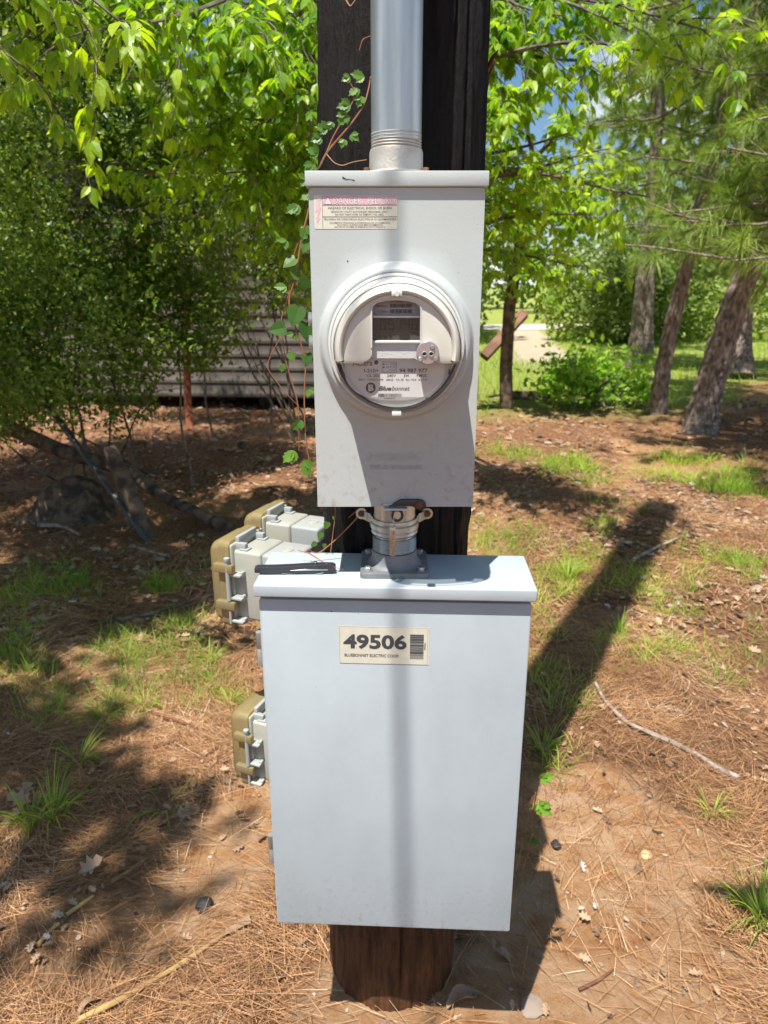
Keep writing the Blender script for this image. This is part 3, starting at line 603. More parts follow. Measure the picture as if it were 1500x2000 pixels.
def seg(A, ch, a, b, c, d):
    x0, z0 = rel(a, b, yt); x1, z1 = rel(c, d, yt); w = .0011; zm = (z0 + z1) / 2; g = .0003
    S = {'a': (x0, x1, z0 - w, z0), 'g': (x0, x1, zm - w / 2, zm + w / 2), 'd': (x0, x1, z1, z1 + w), 'f': (x0, x0 + w, zm + g, z0 - g), 'b': (x1 - w, x1, zm + g, z0 - g), 'e': (x0, x0 + w, z1 + g, zm - g), 'c': (x1 - w, x1, z1 + g, zm - g)}
    for q in {'0': 'abcdef', '5': 'afgcd', '1': 'bc', '4': 'fgbc', '6': 'afgecd', 't': 'fged', 'o': 'gecd'}[ch]:
        X0, X1, Z0, Z1 = S[q]; sl = .06
        k0, k1 = (Z0 - z1) * sl, (Z1 - z1) * sl; flat(A, [(X0 + k0, Z0), (X1 + k0, Z0), (X1 + k1, Z1), (X0 + k1, Z1)], yt)
for ch, a in (('0', 560), ('5', 638), ('1', 712), ('4', 790), ('6', 868)): seg(A, ch, a, 516, a + 56, 620)
for ch, a in (('t', 548), ('o', 600), ('t', 652)): seg(A, ch, a, 662, a + 30, 712)
x0, z0 = rel(872, 645, yt); x1, z1 = rel(922, 664, yt); addtext(A, 'kWh', x0, z1, x1, z0, yt); A.build('display_digits', M['lcdseg'], lcd, smooth=False)
# optical port
xo, zo = rel(1028, 846, .882); A = Acc(); A.lathe([(0, .8800), (.0130, .8800), (.0136, .8806), (.0136, .900)], 48, 'Y', (xo, 0, zo)); op = A.build('optical_port', M['chrome'], me)
for a, b, dk in ((1072, 790, 0), (953, 908, 0), (1102, 906, 0), (995, 856, 1), (1060, 856, 1)):
    x, z = rel(a, b, .88); A = Acc(); 
    A.lathe([(.0028, .8796), (.0032, .8785), (.0026, .8782), (.0020, .8796)] if dk else [(0, .8775), (.0022, .8775), (.0028, .8782), (.0030, .8798)], 20, 'Y', (x, 0, z)); A.build('port_ring' if dk else 'port_stud', M['castlight' if dk else 'galv'], op)
    if dk: A = Acc(); A.lathe([(0, .8797), (.0024, .8797)], 16, 'Y', (x, 0, z)); A.build('port_eye', M['ink'], op)
A = Acc(); 
for q, (px_, py_, dd, w) in enumerate(((195, 1060, 30, .0010), (1240, 1032, 26, .0012))):
    A = Acc(); x, z = rel(px_, py_, .905); A.box(x - w, x + w, .9045, .9065, z - .0032, z + .0032); A.build('index_mark', M['ink'], me)
A = Acc(); x, z = rel(722, 1432, .893); A.box(x - .0058, x + .0058, .8825, .894, z - .0022, z + .0022, .0007); A.build('lower_tab', M['meter_ring'], me)

# ------------------------------------------------------------------ riser conduit above
cu = thing('riser_conduit', (CX, 1.07, 1.6165), 'tall galvanised conduit rising from the top of the upper enclosure', 'conduit')
A = Acc(); A.lathe([(.0338, 1.662), (.0338, 4.3)], 64, 'Z', (CX, 1.07, 0)); A.build('pipe', M['galv'], cu)
A = Acc(); pr = []
for q in range(6): pr += [(.0330, 1.650 + q * .0036), (.0342, 1.6518 + q * .0036)]
A.lathe(pr + [(.0334, 1.673)], 64, 'Z', (CX, 1.07, 0)); A.build('threads', M['castlight'], cu)
A = Acc(); A.lathe([(.0, 1.6168), (.0470, 1.6168), (.0475, 1.6185), (.0475, 1.6215), (.0465, 1.6230), (.0375, 1.6235), (.0364, 1.6255), (.0362, 1.6480), (.0350, 1.6520), (.0325, 1.6525)], 64, 'Z', (CX, 1.07, 0)); hb = A.build('hub', M['castlight'], cu, sharp=30)
for sx_ in (-1, 1):
    A = Acc(); A.lathe([(0, 1.6285), (.0038, 1.6285), (.0042, 1.6275), (.0042, 1.6230)], 6, 'Z', (CX + sx_ * .0395, 1.055, 0)); A.build('hub_screw', M['rust'], hb)
A = Acc(); A.lathe([(.040, 4.28), (.046, 4.31), (.044, 4.41), (.03, 4.47), (0, 4.49)], 32, 'Z', (CX, 1.07, 0)); A.build('weatherhead', M['castlight'], cu)

# service cable over the boxes, its soft shadow runs down the fronts
sc_ = Acc(); dv = np.array([-.425, -.905])
cp = []
for t in np.linspace(0, 16, 40):
    q = np.array([.004, 1.115]) + dv * t; cp.append((q[0], q[1], 4.25 + .09 * t - .015 * t * (16 - t) * .3))
sc_.tube(cp, .0075, 10); setp(sc_.build('service_cable', M['ink']), 'black service cable leading off overhead from the riser conduit', 'cable')

# ------------------------------------------------------------------ nipple between the boxes
nb = thing('conduit_nipple', (CX, 1.067, 1.0485), 'short galvanised conduit with strap and bolted grey hub between the two boxes', 'conduit')
A = Acc(); A.lathe([(.0322, 1.09), (.0322, 1.172)], 64, 'Z', (CX, 1.067, 0)); A.build('pipe', M['nipple'], nb)
A = Acc(); pr = []
for q in range(7): pr += [(.0326, 1.0800 + q * .0036), (.0345, 1.0818 + q * .0036)]
A.lathe(pr, 64, 'Z', (CX, 1.067, 0)); A.build('threads', M['galv'], nb)
A = Acc(); A.prism([(x, z) for x, z in rrect(CX - .0535, CX + .0535, -1.121, -1.017, .008)], -1.0575, -1.0487, .002, M=Matrix(((1, 0, 0, 0), (0, 0, -1, 0), (0, -1, 0, 0), (0, 0, 0, 1))))
A.lathe([(.044, 1.0573), (.0405, 1.0595), (.0375, 1.064), (.0362, 1.070), (.0360, 1.0780), (.0352, 1.0798), (.0325, 1.0800)], 64, 'Z', (CX, 1.067, 0)); hub = A.build('hub', M['castgrey'], nb, sharp=30)
for bx_ in (-1, 1):
    for by_ in (-1, 1):
        A = Acc(); c = (CX + bx_ * .0415, 1.068 + by_ * .038, 1.0577); A.lathe([(.0078, 0), (.0078, .0012), (.0055, .0016)], 20, 'Z', c); A.lathe([(.0058, .0015), (.0058, .0050), (.0050, .0058), (0, .0058)], 6, 'Z', c); A.build('hub_bolt', M['zinc'], hub)
A = Acc(); A.lathe([(.0328, 1.1335), (.0352, 1.1330), (.0360, 1.1300), (.0352, 1.1270), (.0378, 1.1250), (.0378, 1.1180), (.0352, 1.1160), (.0366, 1.1140), (.0366, 1.1100), (.0345, 1.1085), (.0330, 1.1060)], 64, 'Z', (CX, 1.067, 0))
ear = []
for sx_ in (-1, 1):
    pts = [(CX + sx_ * .034, 1.058), (CX + sx_ * .039, 1.080), (CX + sx_ * .051, 1.092)]
    for q in range(2):
        (xa, ya), (xb, yb) = pts[q], pts[q + 1]; h0, h1 = 1.113 + q * .006, 1.134
        A.add([(xa, ya, h0), (xb, yb, h0 + .002), (xb, yb, h1), (xa, ya, h1), (xa, ya + .002, h0), (xb, yb + .002, h0 + .002), (xb, yb + .002, h1), (xa, ya + .002, h1)], [(0, 1, 2, 3), (4, 7, 6, 5), (3, 2, 6, 7), (0, 4, 5, 1)])
    A.lathe([(0, 1.0915), (.0092, 1.0915), (.0092, 1.0935), (0, 1.0935)], 20, 'Y', (CX + sx_ * .0525, 0, 1.1300))
    ear.append((CX + sx_ * .0525))
st_ = A.build('strap', M['nipple'], nb, sharp=30)
for x in ear: A = Acc(); A.lathe([(0, 1.0885), (.0052, 1.0885), (.006, 1.0905), (.006, 1.092)], 6, 'Y', (x, 0, 1.1300)); A.build('strap_bolt', M['rust'] if x > 0 else M['black_steel'], st_)  # left bolt takes the dark steel so its colour stands in for shade
# utility seal hanging from the latch
x, z = W(775, 1004, .995); sl = thing('lock_seal', (x, .995, 1.155), 'dark key ring and clear plastic seal tag hanging from the latch', 'seal')
A = Acc(); t = np.linspace(0, 2 * math.pi, 28)
A.tube([(x + .0009 + .0072 * math.cos(q), .995, z - .002 + .0082 * math.sin(q)) for q in t], .0021, 8, cap=False); A.box(x - .010, x + .001, .994, .9965, z + .004, 1.1685, .0008); A.build('ring', M['black_steel'], sl)
A = Acc(); A.tube([(x - .002, .994, z + .006), (x - .0045, .992, z - .004), (x - .0045, .990, z - .022)], .0007, 6); A.build('wire', M['zinc'], sl)
A = Acc(); xb, zb = W(772, 1085, .990); xt2, zt2 = W(770, 1028, .990); A.box(x - .0105, x - .0015, .987, .990, zb, zt2, .0008); A.box(x - .0075, x - .0045, .9845, .987, zb, zt2, .0005); tg = A.build('tag', M['clear_tag'], sl)
A = Acc(); A.box(x - .0072, x - .0036, .9865, .9869, zt2 - .011, zt2 - .006, 0, M=None); A.build('blue_mark', M['blue'], tg)

# ------------------------------------------------------------------ lower cabinet
YAW = R(-2.6); LB = (.0155, .995, .385)
lb = thing('service_cabinet', LB, 'large blue-grey steel cabinet with number label, lower and wider of the two boxes', 'electrical cabinet', rz=YAW)
def LW(px, py, D=.995): x, z = W(px, py, D); return x - LB[0], z - LB[2]
HB = .2075; zT = 1.0485 - LB[2]; zBm = 0.0
A = Acc(); A.box(-HB + .002, HB - .002, .012, .128, .002, zT - .004, .002); A.build('case', M['paint_low'], lb, world=False)
A = Acc(); A.prism(rrect(-HB, HB, 0, zT - .0275, .004, 5, '1111'), 0.0, .0118, .0018); A.build('door', M['paint_low'], lb, world=False)
A = Acc(); hd = [(-.010, zT - .0195), (-.0125, zT - .019), (-.0125, zT - .003), (-.0095, zT), (.130, zT), (.130, zT - .0015), (.0, zT - .0015)]
A.box(-.2125, .2125, -.0115, .131, zT - .0195, zT, .0022, 3); A.build('rain_hood', M['paint_low'], lb, world=False)
yl = -.0004
A = Acc(); x0, z0 = LW(662, 1225); x1, z1 = LW(838, 1297); A.prism([(x0 - .002, z0 + .0005), (x1 - .001, z0), (x1, z1), (x0, z1 - .0005)][::-1], yl, -.00003); nl = A.build('number_label', M['label_cream'], lb, world=False, smooth=False)
WL[nl] = np.zeros(3)
def Z4(x, y): return 390 + x / 2.2388, 930 + y / 2.2388
A = Acc(); 
def T4(s, a, b, c, d, **k): x0, z0 = LW(*Z4(a, b)); x1, z1 = LW(*Z4(c, d)); addtext(A, s, x0, z1, x1, z0, yl - .0003, **k)
T4('49506', 627, 693, 905, 758, bold=.035); T4('BLUEBONNET ELECTRIC COOP.', 633, 779, 872, 792, bold=.015); T4('49506', 981, 727, 988, 757, vert=True)
x0, z0 = LW(*Z4(920, 688)); x1, z1 = LW(*Z4(978, 796)); rg = random.Random(2)
for q in range(26):
    w = rg.choice((.35, .5, .7)); rect(A, x0, x1, z1 + (z0 - z1) * q / 26, z1 + (z0 - z1) * (q + w) / 26, yl - .0003)
A.build('label_print', M['inkgrey'], nl, world=False, smooth=False)
A = Acc(); frame(A, *LW(662, 1225)[:1], LW(836, 1225)[0], LW(662, 1297)[1] , LW(662, 1225)[1], .0003, yl - .0002); A.build('label_border', M['inkmid'], nl, world=False, smooth=False)
for zc in (.576 - .03, .157):
    A = Acc(); A.lathe([(0, zc - .028), (.0052, zc - .028), (.0052, zc + .0), (.0046, zc + .001), (.0046, zc + .003), (.0052, zc + .004), (.0052, zc + .030), (.0, zc + .030)], 20, 'Z', (-HB - .0045, .008, 0)); A.box(-HB - .002, -HB + .0005, .004, .045, zc - .028, zc + .03, .0008); A.build('hinge', M['zinc'], lb, world=False)
A = Acc()
for px_, py_, r_ in ((647, 1196, .0012), (660, 1190, .0005), (700, 1200, .0006), (742, 1380, .0006), (617, 1345, .0006), (587, 1383, .0005), (770, 1770, .0006), (560, 1715, .0006), (628, 1760, .0005), (735, 1560, .0006)):
    A = Acc(); x, z = LW(px_, py_); A.lathe([(0, 0), (r_, 0)], 7, 'Y', (x, -.0003, z)); A.build('paint_chip', M['inkgrey'], lb, world=False)

# ------------------------------------------------------------------ three outlet boxes on the pole's left flank
def outlet_local():
    """local: +x outward from pole, y = depth (near face -y), z up; origin at centre of the mounting face bottom"""
    o = thing('outlet_box', (0, 0, 0), 'x', 'outlet box', 'covered outlet boxes on the left side of the pole')
    A = Acc(); A.box(-.012, .052, -.040, .040, 0, .127, .005, 3); A.build('back_box', M['boxgrey'], o)
    A = Acc(); A.box(.0526, .118, -.0415, .0415, -.001, .128, .005, 3); A.box(.108, .126, -.049, .049, -.010, .140, .004, 3); A.build('extension', M['boxbeige'], o)
    A = Acc(); A.lathe([(0, .1285), (.0125, .1285), (.0132, .1278), (.0132, .126)], 28, 'Z', (.022, 0, 0)); A.box(.012, .032, -.0012, .0012, .1284, .1294); A.build('knockout_plug', M['boxbeige'], o)
    A = Acc()
    # cover: rim, then dished outer shell
    def ring(x, hy, z0, z1, r): return [(x, y, z) for y, z in rrect(-hy, hy, z0, z1, r, 6)]
    rs = [ring(.112, .0535, -.016, .146, .012), ring(.134, .0545, -.017, .147, .013), ring(.135, .0500, -.012, .142, .013), ring(.150, .0480, -.010, .140, .014), ring(.159, .0430, -.004, .134, .016), ring(.1655, .0330, .012, .118, .02), ring(.1675, .0150, .035, .095, .01)]
    V = [v for r_ in rs for v in r_]; m = len(rs[0]); Fs = []
    for u in range(len(rs) - 1):
        for q in range(m): w = (q + 1) % m; Fs.append((u * m + q, u * m + w, (u + 1) * m + w, (u + 1) * m + q))
    Fs.append(list(range((len(rs) - 1) * m, len(rs) * m))); A.add(V, Fs); A.build('cover', M['amber'], o, sharp=50)
    for zc in (.100, .030):
        A = Acc(); A.box(.100, .140, -.0640, -.0520, zc - .008, zc + .008, .002); h = A.build('hinge_tab', M['amber'], o)
    A = Acc(); A.tube([(.112, -.060, .040), (.112, -.060, .112)], .0042, 12); A.lathe([(0, .122), (.0055, .120), (.0060, .116), (.004, .111)], 16, 'Z', (.112, -.060, 0)); A.tube([(.112, -.060, -.004), (.112, -.060, .020)], .0026, 10); A.build('hinge_pin', M['boxgrey'], o)
    for zc in (.088, .044, .0):
        A = Acc(); A.box(.086, .112, -.0600, -.0415, zc - .002, zc + .002, .0008); A.box(.086, .092, -.0530, -.0415, zc - .005, zc + .005, .0008); A.build('rib', M['boxgrey'], o)
    A = Acc()
    for yy_ in (-.030, .030): A.box(.088, .112, yy_ - .005, yy_ + .005, .126, .140, .001); A.box(.082, .100, yy_ - .008, yy_ + .008, .127, .131, .001)
    A.box(.104, .112, -.030, .030, .134, .150, .0015); A.build('latch', M['boxgrey'], o)
    return o
ob = outlet_local()
def copy_tree(o, parent=None):
    c = o.copy(); COL.objects.link(c); c.parent = parent
    for ch in o.children: copy_tree(ch, c)
    return c
AY = R(180 - 22)   # outward direction: left and a little away from the viewer
def put(o, x, y, z, label, dr=0): o.location = (x, y, z); o.rotation_euler = (0, 0, AY + dr); o.scale = (.93, .96, .98); o['label'] = label
# after rotating by ~158 deg local -y faces the far side; mirror so hinge side faces the viewer
for ch in list(ob.children):
    ch.data.transform(Matrix.Scale(-1, 4, (0, 1, 0))); ch.data.flip_normals()
    for g in ch.children: g.data.transform(Matrix.Scale(-1, 4, (0, 1, 0))); g.data.flip_normals()
ob2 = copy_tree(ob); ob3 = copy_tree(ob)
put(ob, -.148, 1.145, .921, 'upper outlet box nearest the viewer, amber cover beside the cabinet top')
put(ob2, -.118, 1.297, .921, 'outlet box half hidden behind another, level with the cabinet top')
put(ob3, -.137, 1.155, .577, 'lowest outlet box, beige with amber cover, beside the cabinet middle')
# wooden spacer boards the outlet boxes are screwed to
A = Acc(); A.box(-.135, -.106, 1.14, 1.34, .56, 1.02, .003); A.build('backing_board', M['pole'], pole)

# ------------------------------------------------------------------ folding knife on the cabinet top
x0, z0 = W(497, 1112, 1.035); x1, z1 = W(655, 1110, 1.035)
kn = thing('folding_knife', ((x0 + x1) / 2, 1.04, 1.0487), 'closed black folding knife lying on the cabinet top', 'knife', rz=R(2))
L = (x1 - x0) / 2 
up = [(-L, .0035), (-L, .0105), (-L + .004, .0128), (-L * .5, .0128), (-L * .1, .0136), (L * .3, .0150), (L * .75, .0158), (L - .004, .0150), (L, .0125), (L, .0020), (L * .6, .0006), (0, .0004), (-L * .6, .0010)]
A = Acc(); A.prism(up, -.0060, -.0022, .0012); A.prism(up, .0022, .0060, .0012); hnd = A.build('handle', M['knife'], kn, world=False)
A = Acc(); bl = [(-.010, .0068), (.030, .0100), (L - .008, .0100), (L - .008, .0050), (-.004, .0055)]; A.prism(bl, -.0014, .0014, .0004); A.prism([(-.008, .0070), (.010, .0088), (L - .012, .0082), (L - .012, .0068), (.0, .0064)], -.0066, -.0059, .0002); A.build('blade', M['blade'], kn, world=False)
A = Acc(); A.prism([(-L + .001, .004), (-L + .001, .010), (L - .012, .012), (L - .012, .004)], -.0022, .0022); A.build('spine', M['knife'], kn, world=False)
A = Acc(); A.lathe([(0, .0195), (.0028, .0195), (.0028, .0175), (.0014, .0172), (.0014, .0140)], 14, 'Z', (L * .50, .0, 0)); A.build('thumb_stud', M['blade'], kn, world=False)
A = Acc()
for q in range(14): A.box(L * .55 + q * .0015, L * .55 + q * .0015 + .0007, -.0066, -.0058, .0105, .0150)
for q in range(9): A.box(L * .72 + q * .0016, L * .72 + q * .0016 + .0007, -.0066, -.0058, .0012, .0055)
A.build('grip_ridges', M['knife'], kn, world=False)
A = Acc(); A.tube([(-.02, -.0068, .0022), (.0, -.0072, .0008), (.03, -.0072, .0008), (.044, -.0068, .0030)], .0008, 6); A.build('clip', M['blade'], kn, world=False)

# ------------------------------------------------------------------ leaf and blade templates
LEAF = ([(0, 0, 0), (-.20, .30, .05), (.20, .30, .05), (-.17, .62, .03), (.17, .62, .03), (0, 1, -.10), (0, .30, 0), (0, .62, -.02)],
        [(0, 6, 1), (0, 2, 6), (6, 7, 3, 1), (2, 4, 7, 6), (7, 5, 3), (4, 5, 7)])
SMALL = ([(0, 0, 0), (-.27, .45, .06), (0, 1, 0), (.27, .45, .06)], [(0, 3, 2), (0, 2, 1)])
TOOTH = ([(0, 0, 0), (-.12, .12, .01), (-.24, .30, .04), (-.20, .36, .03), (-.30, .52, .04), (-.20, .56, .02), (-.22, .72, .02), (-.10, .78, 0), (0, 1, -.08),
          (.10, .78, 0), (.22, .72, .02), (.20, .56, .02), (.30, .52, .04), (.20, .36, .03), (.24, .30, .04), (.12, .12, .01), (0, .3, -.01), (0, .56, -.02), (0, .78, -.03)],
         [(0, 16, 2, 1), (16, 17, 4, 3, 2), (17, 18, 6, 5, 4), (18, 8, 7, 6), (0, 15, 14, 16), (16, 14, 13, 12, 17), (17, 12, 11, 10, 18), (18, 10, 9, 8)])
HEART = ([(0, 0, 0), (-.22, -.10, .03), (-.42, .05, .05), (-.46, .32, .05), (-.30, .65, .02), (0, 1, -.06), (.30, .65, .02), (.46, .32, .05), (.42, .05, .05), (.22, -.10, .03), (0, .35, -.02), (0, .68, -.03)],
         [(0, 10, 3, 2), (0, 2, 1), (10, 11, 4, 3), (11, 5, 4), (0, 8, 7, 10), (0, 9, 8), (10, 7, 6, 11), (11, 6, 5)])
OAK = ([(0, 0, 0), (-.10, .18, .02), (-.30, .22, .10), (-.14, .38, .02), (-.38, .52, .14), (-.14, .64, .02), (-.22, .84, .08), (0, 1, .02), (.22, .84, .08), (.14, .64, .02), (.38, .52, .14), (.14, .38, .02), (.30, .22, .10), (.10, .18, .02), (0, .4, -.02), (0, .7, -.01)],
       [(0, 14, 3, 2, 1), (14, 15, 5, 4, 3), (15, 7, 6, 5), (0, 13, 12, 11, 14), (14, 11, 10, 9, 15), (15, 9, 8, 7)])
CARD = ([(-.35, 0, 0), (.3, .1, .05), (.45, .7, 0), (-.1, 1, .1), (-.45, .55, .05)], [(0, 1, 2, 3, 4)])
NEED = ([(-.5, 0, 0), (.5, 0, 0), (0, .55, 0), (0, 1, 0)], [(0, 1, 2), (0, 2, 3)])
def unit(v): return v / (np.linalg.norm(v, axis=-1, keepdims=True) + 1e-9)
def rv(n): return unit(rng.normal(size=(n, 3)))
def blades(A, T, Y, L, Wd, bend, rnd, seg=3):
    """curved tapered strips starting at T along Y, drooping under their own weight"""
    n = len(T); Y = unit(Y); S = unit(np.cross(Y, np.array([0, 0, 1.]) + .3 * rv(n))); V = []
    L = np.broadcast_to(L, (n,)); Wd = np.broadcast_to(Wd, (n,)); bend = np.broadcast_to(bend, (n,))
    for k in range(seg + 1):
        t = k / seg; c = T + Y * (L * t)[:, None]; c = c + np.stack([np.zeros(n), np.zeros(n), -bend * L * t * t], 1)
        w = Wd * (1 - t ** 1.5) * .5 + .0001
        V.append(c - S * w[:, None]); V.append(c + S * w[:, None])
    V = np.stack(V, 1).reshape(-1, 3); base = (np.arange(n) * 2 * (seg + 1))[:, None, None]
    Fk = np.array([[2 * k, 2 * k + 1, 2 * k + 3, 2 * k + 2] for k in range(seg)])[None]
    A.add(V, (Fk + base).reshape(-1, 4), np.repeat(np.broadcast_to(rnd, (n,)), 2 * (seg + 1)))
def curve(p, q, sag=0, wob=.05, n=8, r=None):
    r = r or random; p = np.array(tuple(p), float); q = np.array(tuple(q), float); t = np.linspace(0, 1, n)[:, None]; L = np.linalg.norm(q - p)
    pts = p + (q - p) * t; pts[:, 2] -= (sag * 4 * t * (1 - t))[:, 0] * L
    for ax in range(3): pts[:, ax] += wob * L * np.sin(t[:, 0] * math.pi) * (np.sin(t[:, 0] * r.uniform(3, 9) + r.uniform(0, 6)) * .6)
    return pts
def grow(A, pts, r0, r1, n=6, rnd=.5): A.tube(pts, np.linspace(r0, r1, len(pts)), n, rnd)

class Spray:
    """collects twigs (tubes) and the leaves on them"""
    def __init__(s): s.wood = Acc(); s.T = []; s.Y = []; s.Z = []; s.S = []
    def limb(s, p, q, r0, r1, sag=0., wob=.06, n=10, sides=7):
        pts = curve(p, q, sag, wob, n); grow(s.wood, pts, r0, r1, sides); return pts
    def twigs(s, pts, f0, cnt, L, leafn, leafS, droop=.35, spread=.9, r=.003, compound=True, hang=.55):
        d_all = np.gradient(pts, axis=0)
        for q in range(cnt):
            f = f0 + (1 - f0) * (q + rng.random()) / cnt; u = f * (len(pts) - 1); a = int(min(u, len(pts) - 2)); b = pts[a] + (pts[a + 1] - pts[a]) * (u - a)
            d = unit(d_all[a]) + spread * rv(1)[0]; d[2] += .1; d = unit(d); l = L * rng.uniform(.5, 1.2) * (1.15 - .4 * f)
            e = b + d * l; e[2] -= droop * l * rng.uniform(.3, 1.2); tp = curve(b, e, -.10, .05, 6); grow(s.wood, tp, r * 1.1, r * .35, 4)
            m = max(2, int(leafn * rng.uniform(.7, 1.3)))
            for w in range(m):
                g = .18 + .82 * (w + rng.random() * .6) / m; v = g * 5; a2 = int(min(v, 4)); c = tp[a2] + (tp[a2 + 1] - tp[a2]) * (v - a2)
                if compound:
                    pd = unit(unit(tp[a2 + 1] - tp[a2]) * .5 + rv(1)[0] * .9); pl = leafS * rng.uniform(.5, .9); pe = c + pd * pl + np.array([0, 0, -.25 * pl])
                    s.wood.tube([c, (c + pe) / 2 + np.array([0, 0, .06 * pl]), pe], r * .3, 3, cap=False)
                    k = rng.choice((3, 3, 5)); side = unit(np.cross(pd, [0, 0, 1.]) + 1e-6)
                    for z in range(k):
                        o = (0, 1, -1, 1, -1)[z]; b0 = pe - pd * pl * (.0 if z == 0 else (.15 if z < 3 else .5))
                        y = pd * (.9 if z == 0 else .45) + side * o * .8 + np.array([0, 0, -hang * 1.4]) + rv(1)[0] * .22
                        s.T.append(b0); s.Y.append(y); s.Z.append(np.array([0, 0, 1.]) + rv(1)[0] * .5 + pd * .5); s.S.append(leafS * rng.uniform(.75, 1.2) * (1.1 if z == 0 else .9))
                else:
                    y = unit(tp[a2 + 1] - tp[a2]) * .6 + rv(1)[0] * .9 + np.array([0, 0, -hang]); s.T.append(c); s.Y.append(y); s.Z.append(np.array([0, 0, 1.]) + rv(1)[0] * .8); s.S.append(leafS * rng.uniform(.7, 1.3))
    def finish(s, parent, wmat, lmat, tmpl=LEAF, wname='trunk', lname='crown', sx=1.15):
        if s.wood.n: s.wood.build(wname, wmat, parent)
        A = Acc(); T = np.array(s.T); n = len(T)
        patch = noise(T[:, 0] * 2.1, T[:, 1] * 2.1, T[:, 2] * 2.1, 77)
        A.inst(tmpl[0], tmpl[1], T, np.array(s.Y), np.array(s.Z), np.array(s.S), np.clip(.75 * rng.random(n) + .5 * (patch - .5) + .12, 0, 1), sx); return A.build(lname, lmat, parent, smooth=False)

# ------------------------------------------------------------------ box elder standing behind the pole, its limbs reach both ways
be = thing('box_elder_tree', (.10, 5.3, 0), 'broad leafy tree right behind the pole with bright hanging leaves on both sides', 'tree')
s = Spray(); base = np.array([.10, 5.3, -.05]); top = np.array([.05, 5.2, 4.6])
tp = s.limb(base, top, .11, .05, 0, .03, 14, 12)
def tpt(z): return tp[np.argmin(abs(tp[:, 2] - z))]
LB_ = [(40, 60, 3.0, 3.0, 22, .085), (180, 60, 2.7, 3.0, 20, .085), (330, 30, 3.4, 3.2, 22, .08), (480, 60, 3.2, 3.2, 24, .08), (560, 170, 3.6, 2.8, 24, .08), (300, 160, 3.6, 2.8, 22, .08),
       (430, 230, 3.9, 2.4, 28, .075), (560, 300, 4.1, 2.2, 30, .075), (480, 330, 3.9, 2.1, 26, .07), (590, 470, 4.2, 1.9, 18, .07), (240, 330, 4.1, 2.2, 20, .07), (350, 300, 3.7, 2.3, 20, .075), (440, 400, 4.3, 1.9, 20, .07), (560, 420, 4.4, 1.7, 20, .07), (600, 100, 4.0, 3.0, 22, .08), (600, 380, 4.6, 2.0, 16, .07), (390, 120, 4.4, 2.8, 22, .075), (520, 520, 4.5, 1.6, 10, .06),
       (1050, 100, 4.3, 2.8, 16, .08), (1000, 60, 4.2, 3.0, 26, .085), (1100, 30, 3.8, 3.1, 16, .08), (1060, 330, 4.2, 2.0, 14, .07), (1380, 60, 3.4, 3.0, 14, .08), (1160, 120, 3.9, 2.8, 12, .08), (1230, 60, 3.4, 3.1, 11, .08), (1000, 230, 4.0, 2.4, 20, .085), (1110, 260, 4.4, 2.2, 4, .07), (1010, 400, 4.4, 1.9, 16, .07), (1150, 420, 4.0, 1.8, 7, .07), (1270, 385, 3.5, 1.9, 5, .075), (1120, 520, 4.6, 1.5, 12, .07), (1040, 300, 4.9, 2.2, 10, .075), (1330, 120, 3.2, 2.9, 11, .07), (1190, 290, 4.4, 2.2, 4, .07)]
for (px_, py_, D, z0_, cnt, ls) in LB_:
    a = tpt(z0_); b = np.array(P(px_, py_, D)[:]); pts = s.limb(a, b, .022, .004, -.03, .05, 12, 6)
    s.twigs(pts, .34, int(cnt * 1.25), .42, 6, ls * .86, .5)
s.finish(be, M['twig'], M['maple'])

# overhanging tree left of the viewer: crown above the frame shades the left side of the ground
ov = thing('shade_tree', (-3.0, 1.0, 0), 'overhanging leafy tree at the upper left whose near branch hangs into view', 'tree')
s = Spray(); tp2 = s.limb((-3.0, 1.0, -.05), (-2.7, 1.3, 4.2), .13, .07, 0, .03, 12, 10)
for (e, cnt, lf, ls) in (((-1.55, 2.4, 3.0), 30, 6, .10), ((-2.15, -1.0, 5.9), 80, 8, .075), ((-1.85, -.75, 5.8), 60, 8, .07), ((-1.65, -.55, 5.7), 26, 6, .065), ((-2.5, -.3, 6.0), 60, 8, .08), ((-2.3, 2.4, 3.2), 40, 7, .10), ((-1.9, 1.7, 3.7), 40, 7, .10), ((-1.75, -.2, 5.2), 16, 6, .07),
                         ((-2.6, -1.0, 5.9), 50, 8, .08), ((-2.0, 3.2, 3.6), 40, 7, .10), ((-2.2, 4.5, 4.3), 30, 6, .11), ((-2.6, 3.0, 3.2), 36, 7, .10), ((-1.45, 2.9, 3.4), 34, 6, .10) , ((-1.1, 3.6, 3.4), 50, 8, .11), ((-1.5, 3.7, 3.4), 40, 8, .11), ((-1.9, 3.0, 3.5), 50, 8, .11), ((-1.2, 2.6, 3.2), 34, 7, .11), ((-3.4, 2.6, 3.4), 30, 7, .1), ((-1.3, 3.5, 3.5), 26, 6, .1)):
    a = tp2[np.argmin(abs(tp2[:, 2] - min(e[2] - .7, 3.6)))]; pts = s.limb(a, e, .03, .005, -.03, .05, 10, 6); s.twigs(pts, .25, cnt, .55, lf, ls, .3)
for (px_, py_, D, cnt) in ((255, 60, 1.9, 7), (70, 150, 2.1, 5), (160, 10, 2.0, 7)):
    b = np.array(P(px_, py_, D)[:]); pts = s.limb((-1.9, 1.9, 2.6), b, .012, .003, -.08, .05, 10, 6); s.twigs(pts, .5, cnt, .22, 5, .050, .6)
s.finish(ov, M['twig'], M['maple'])
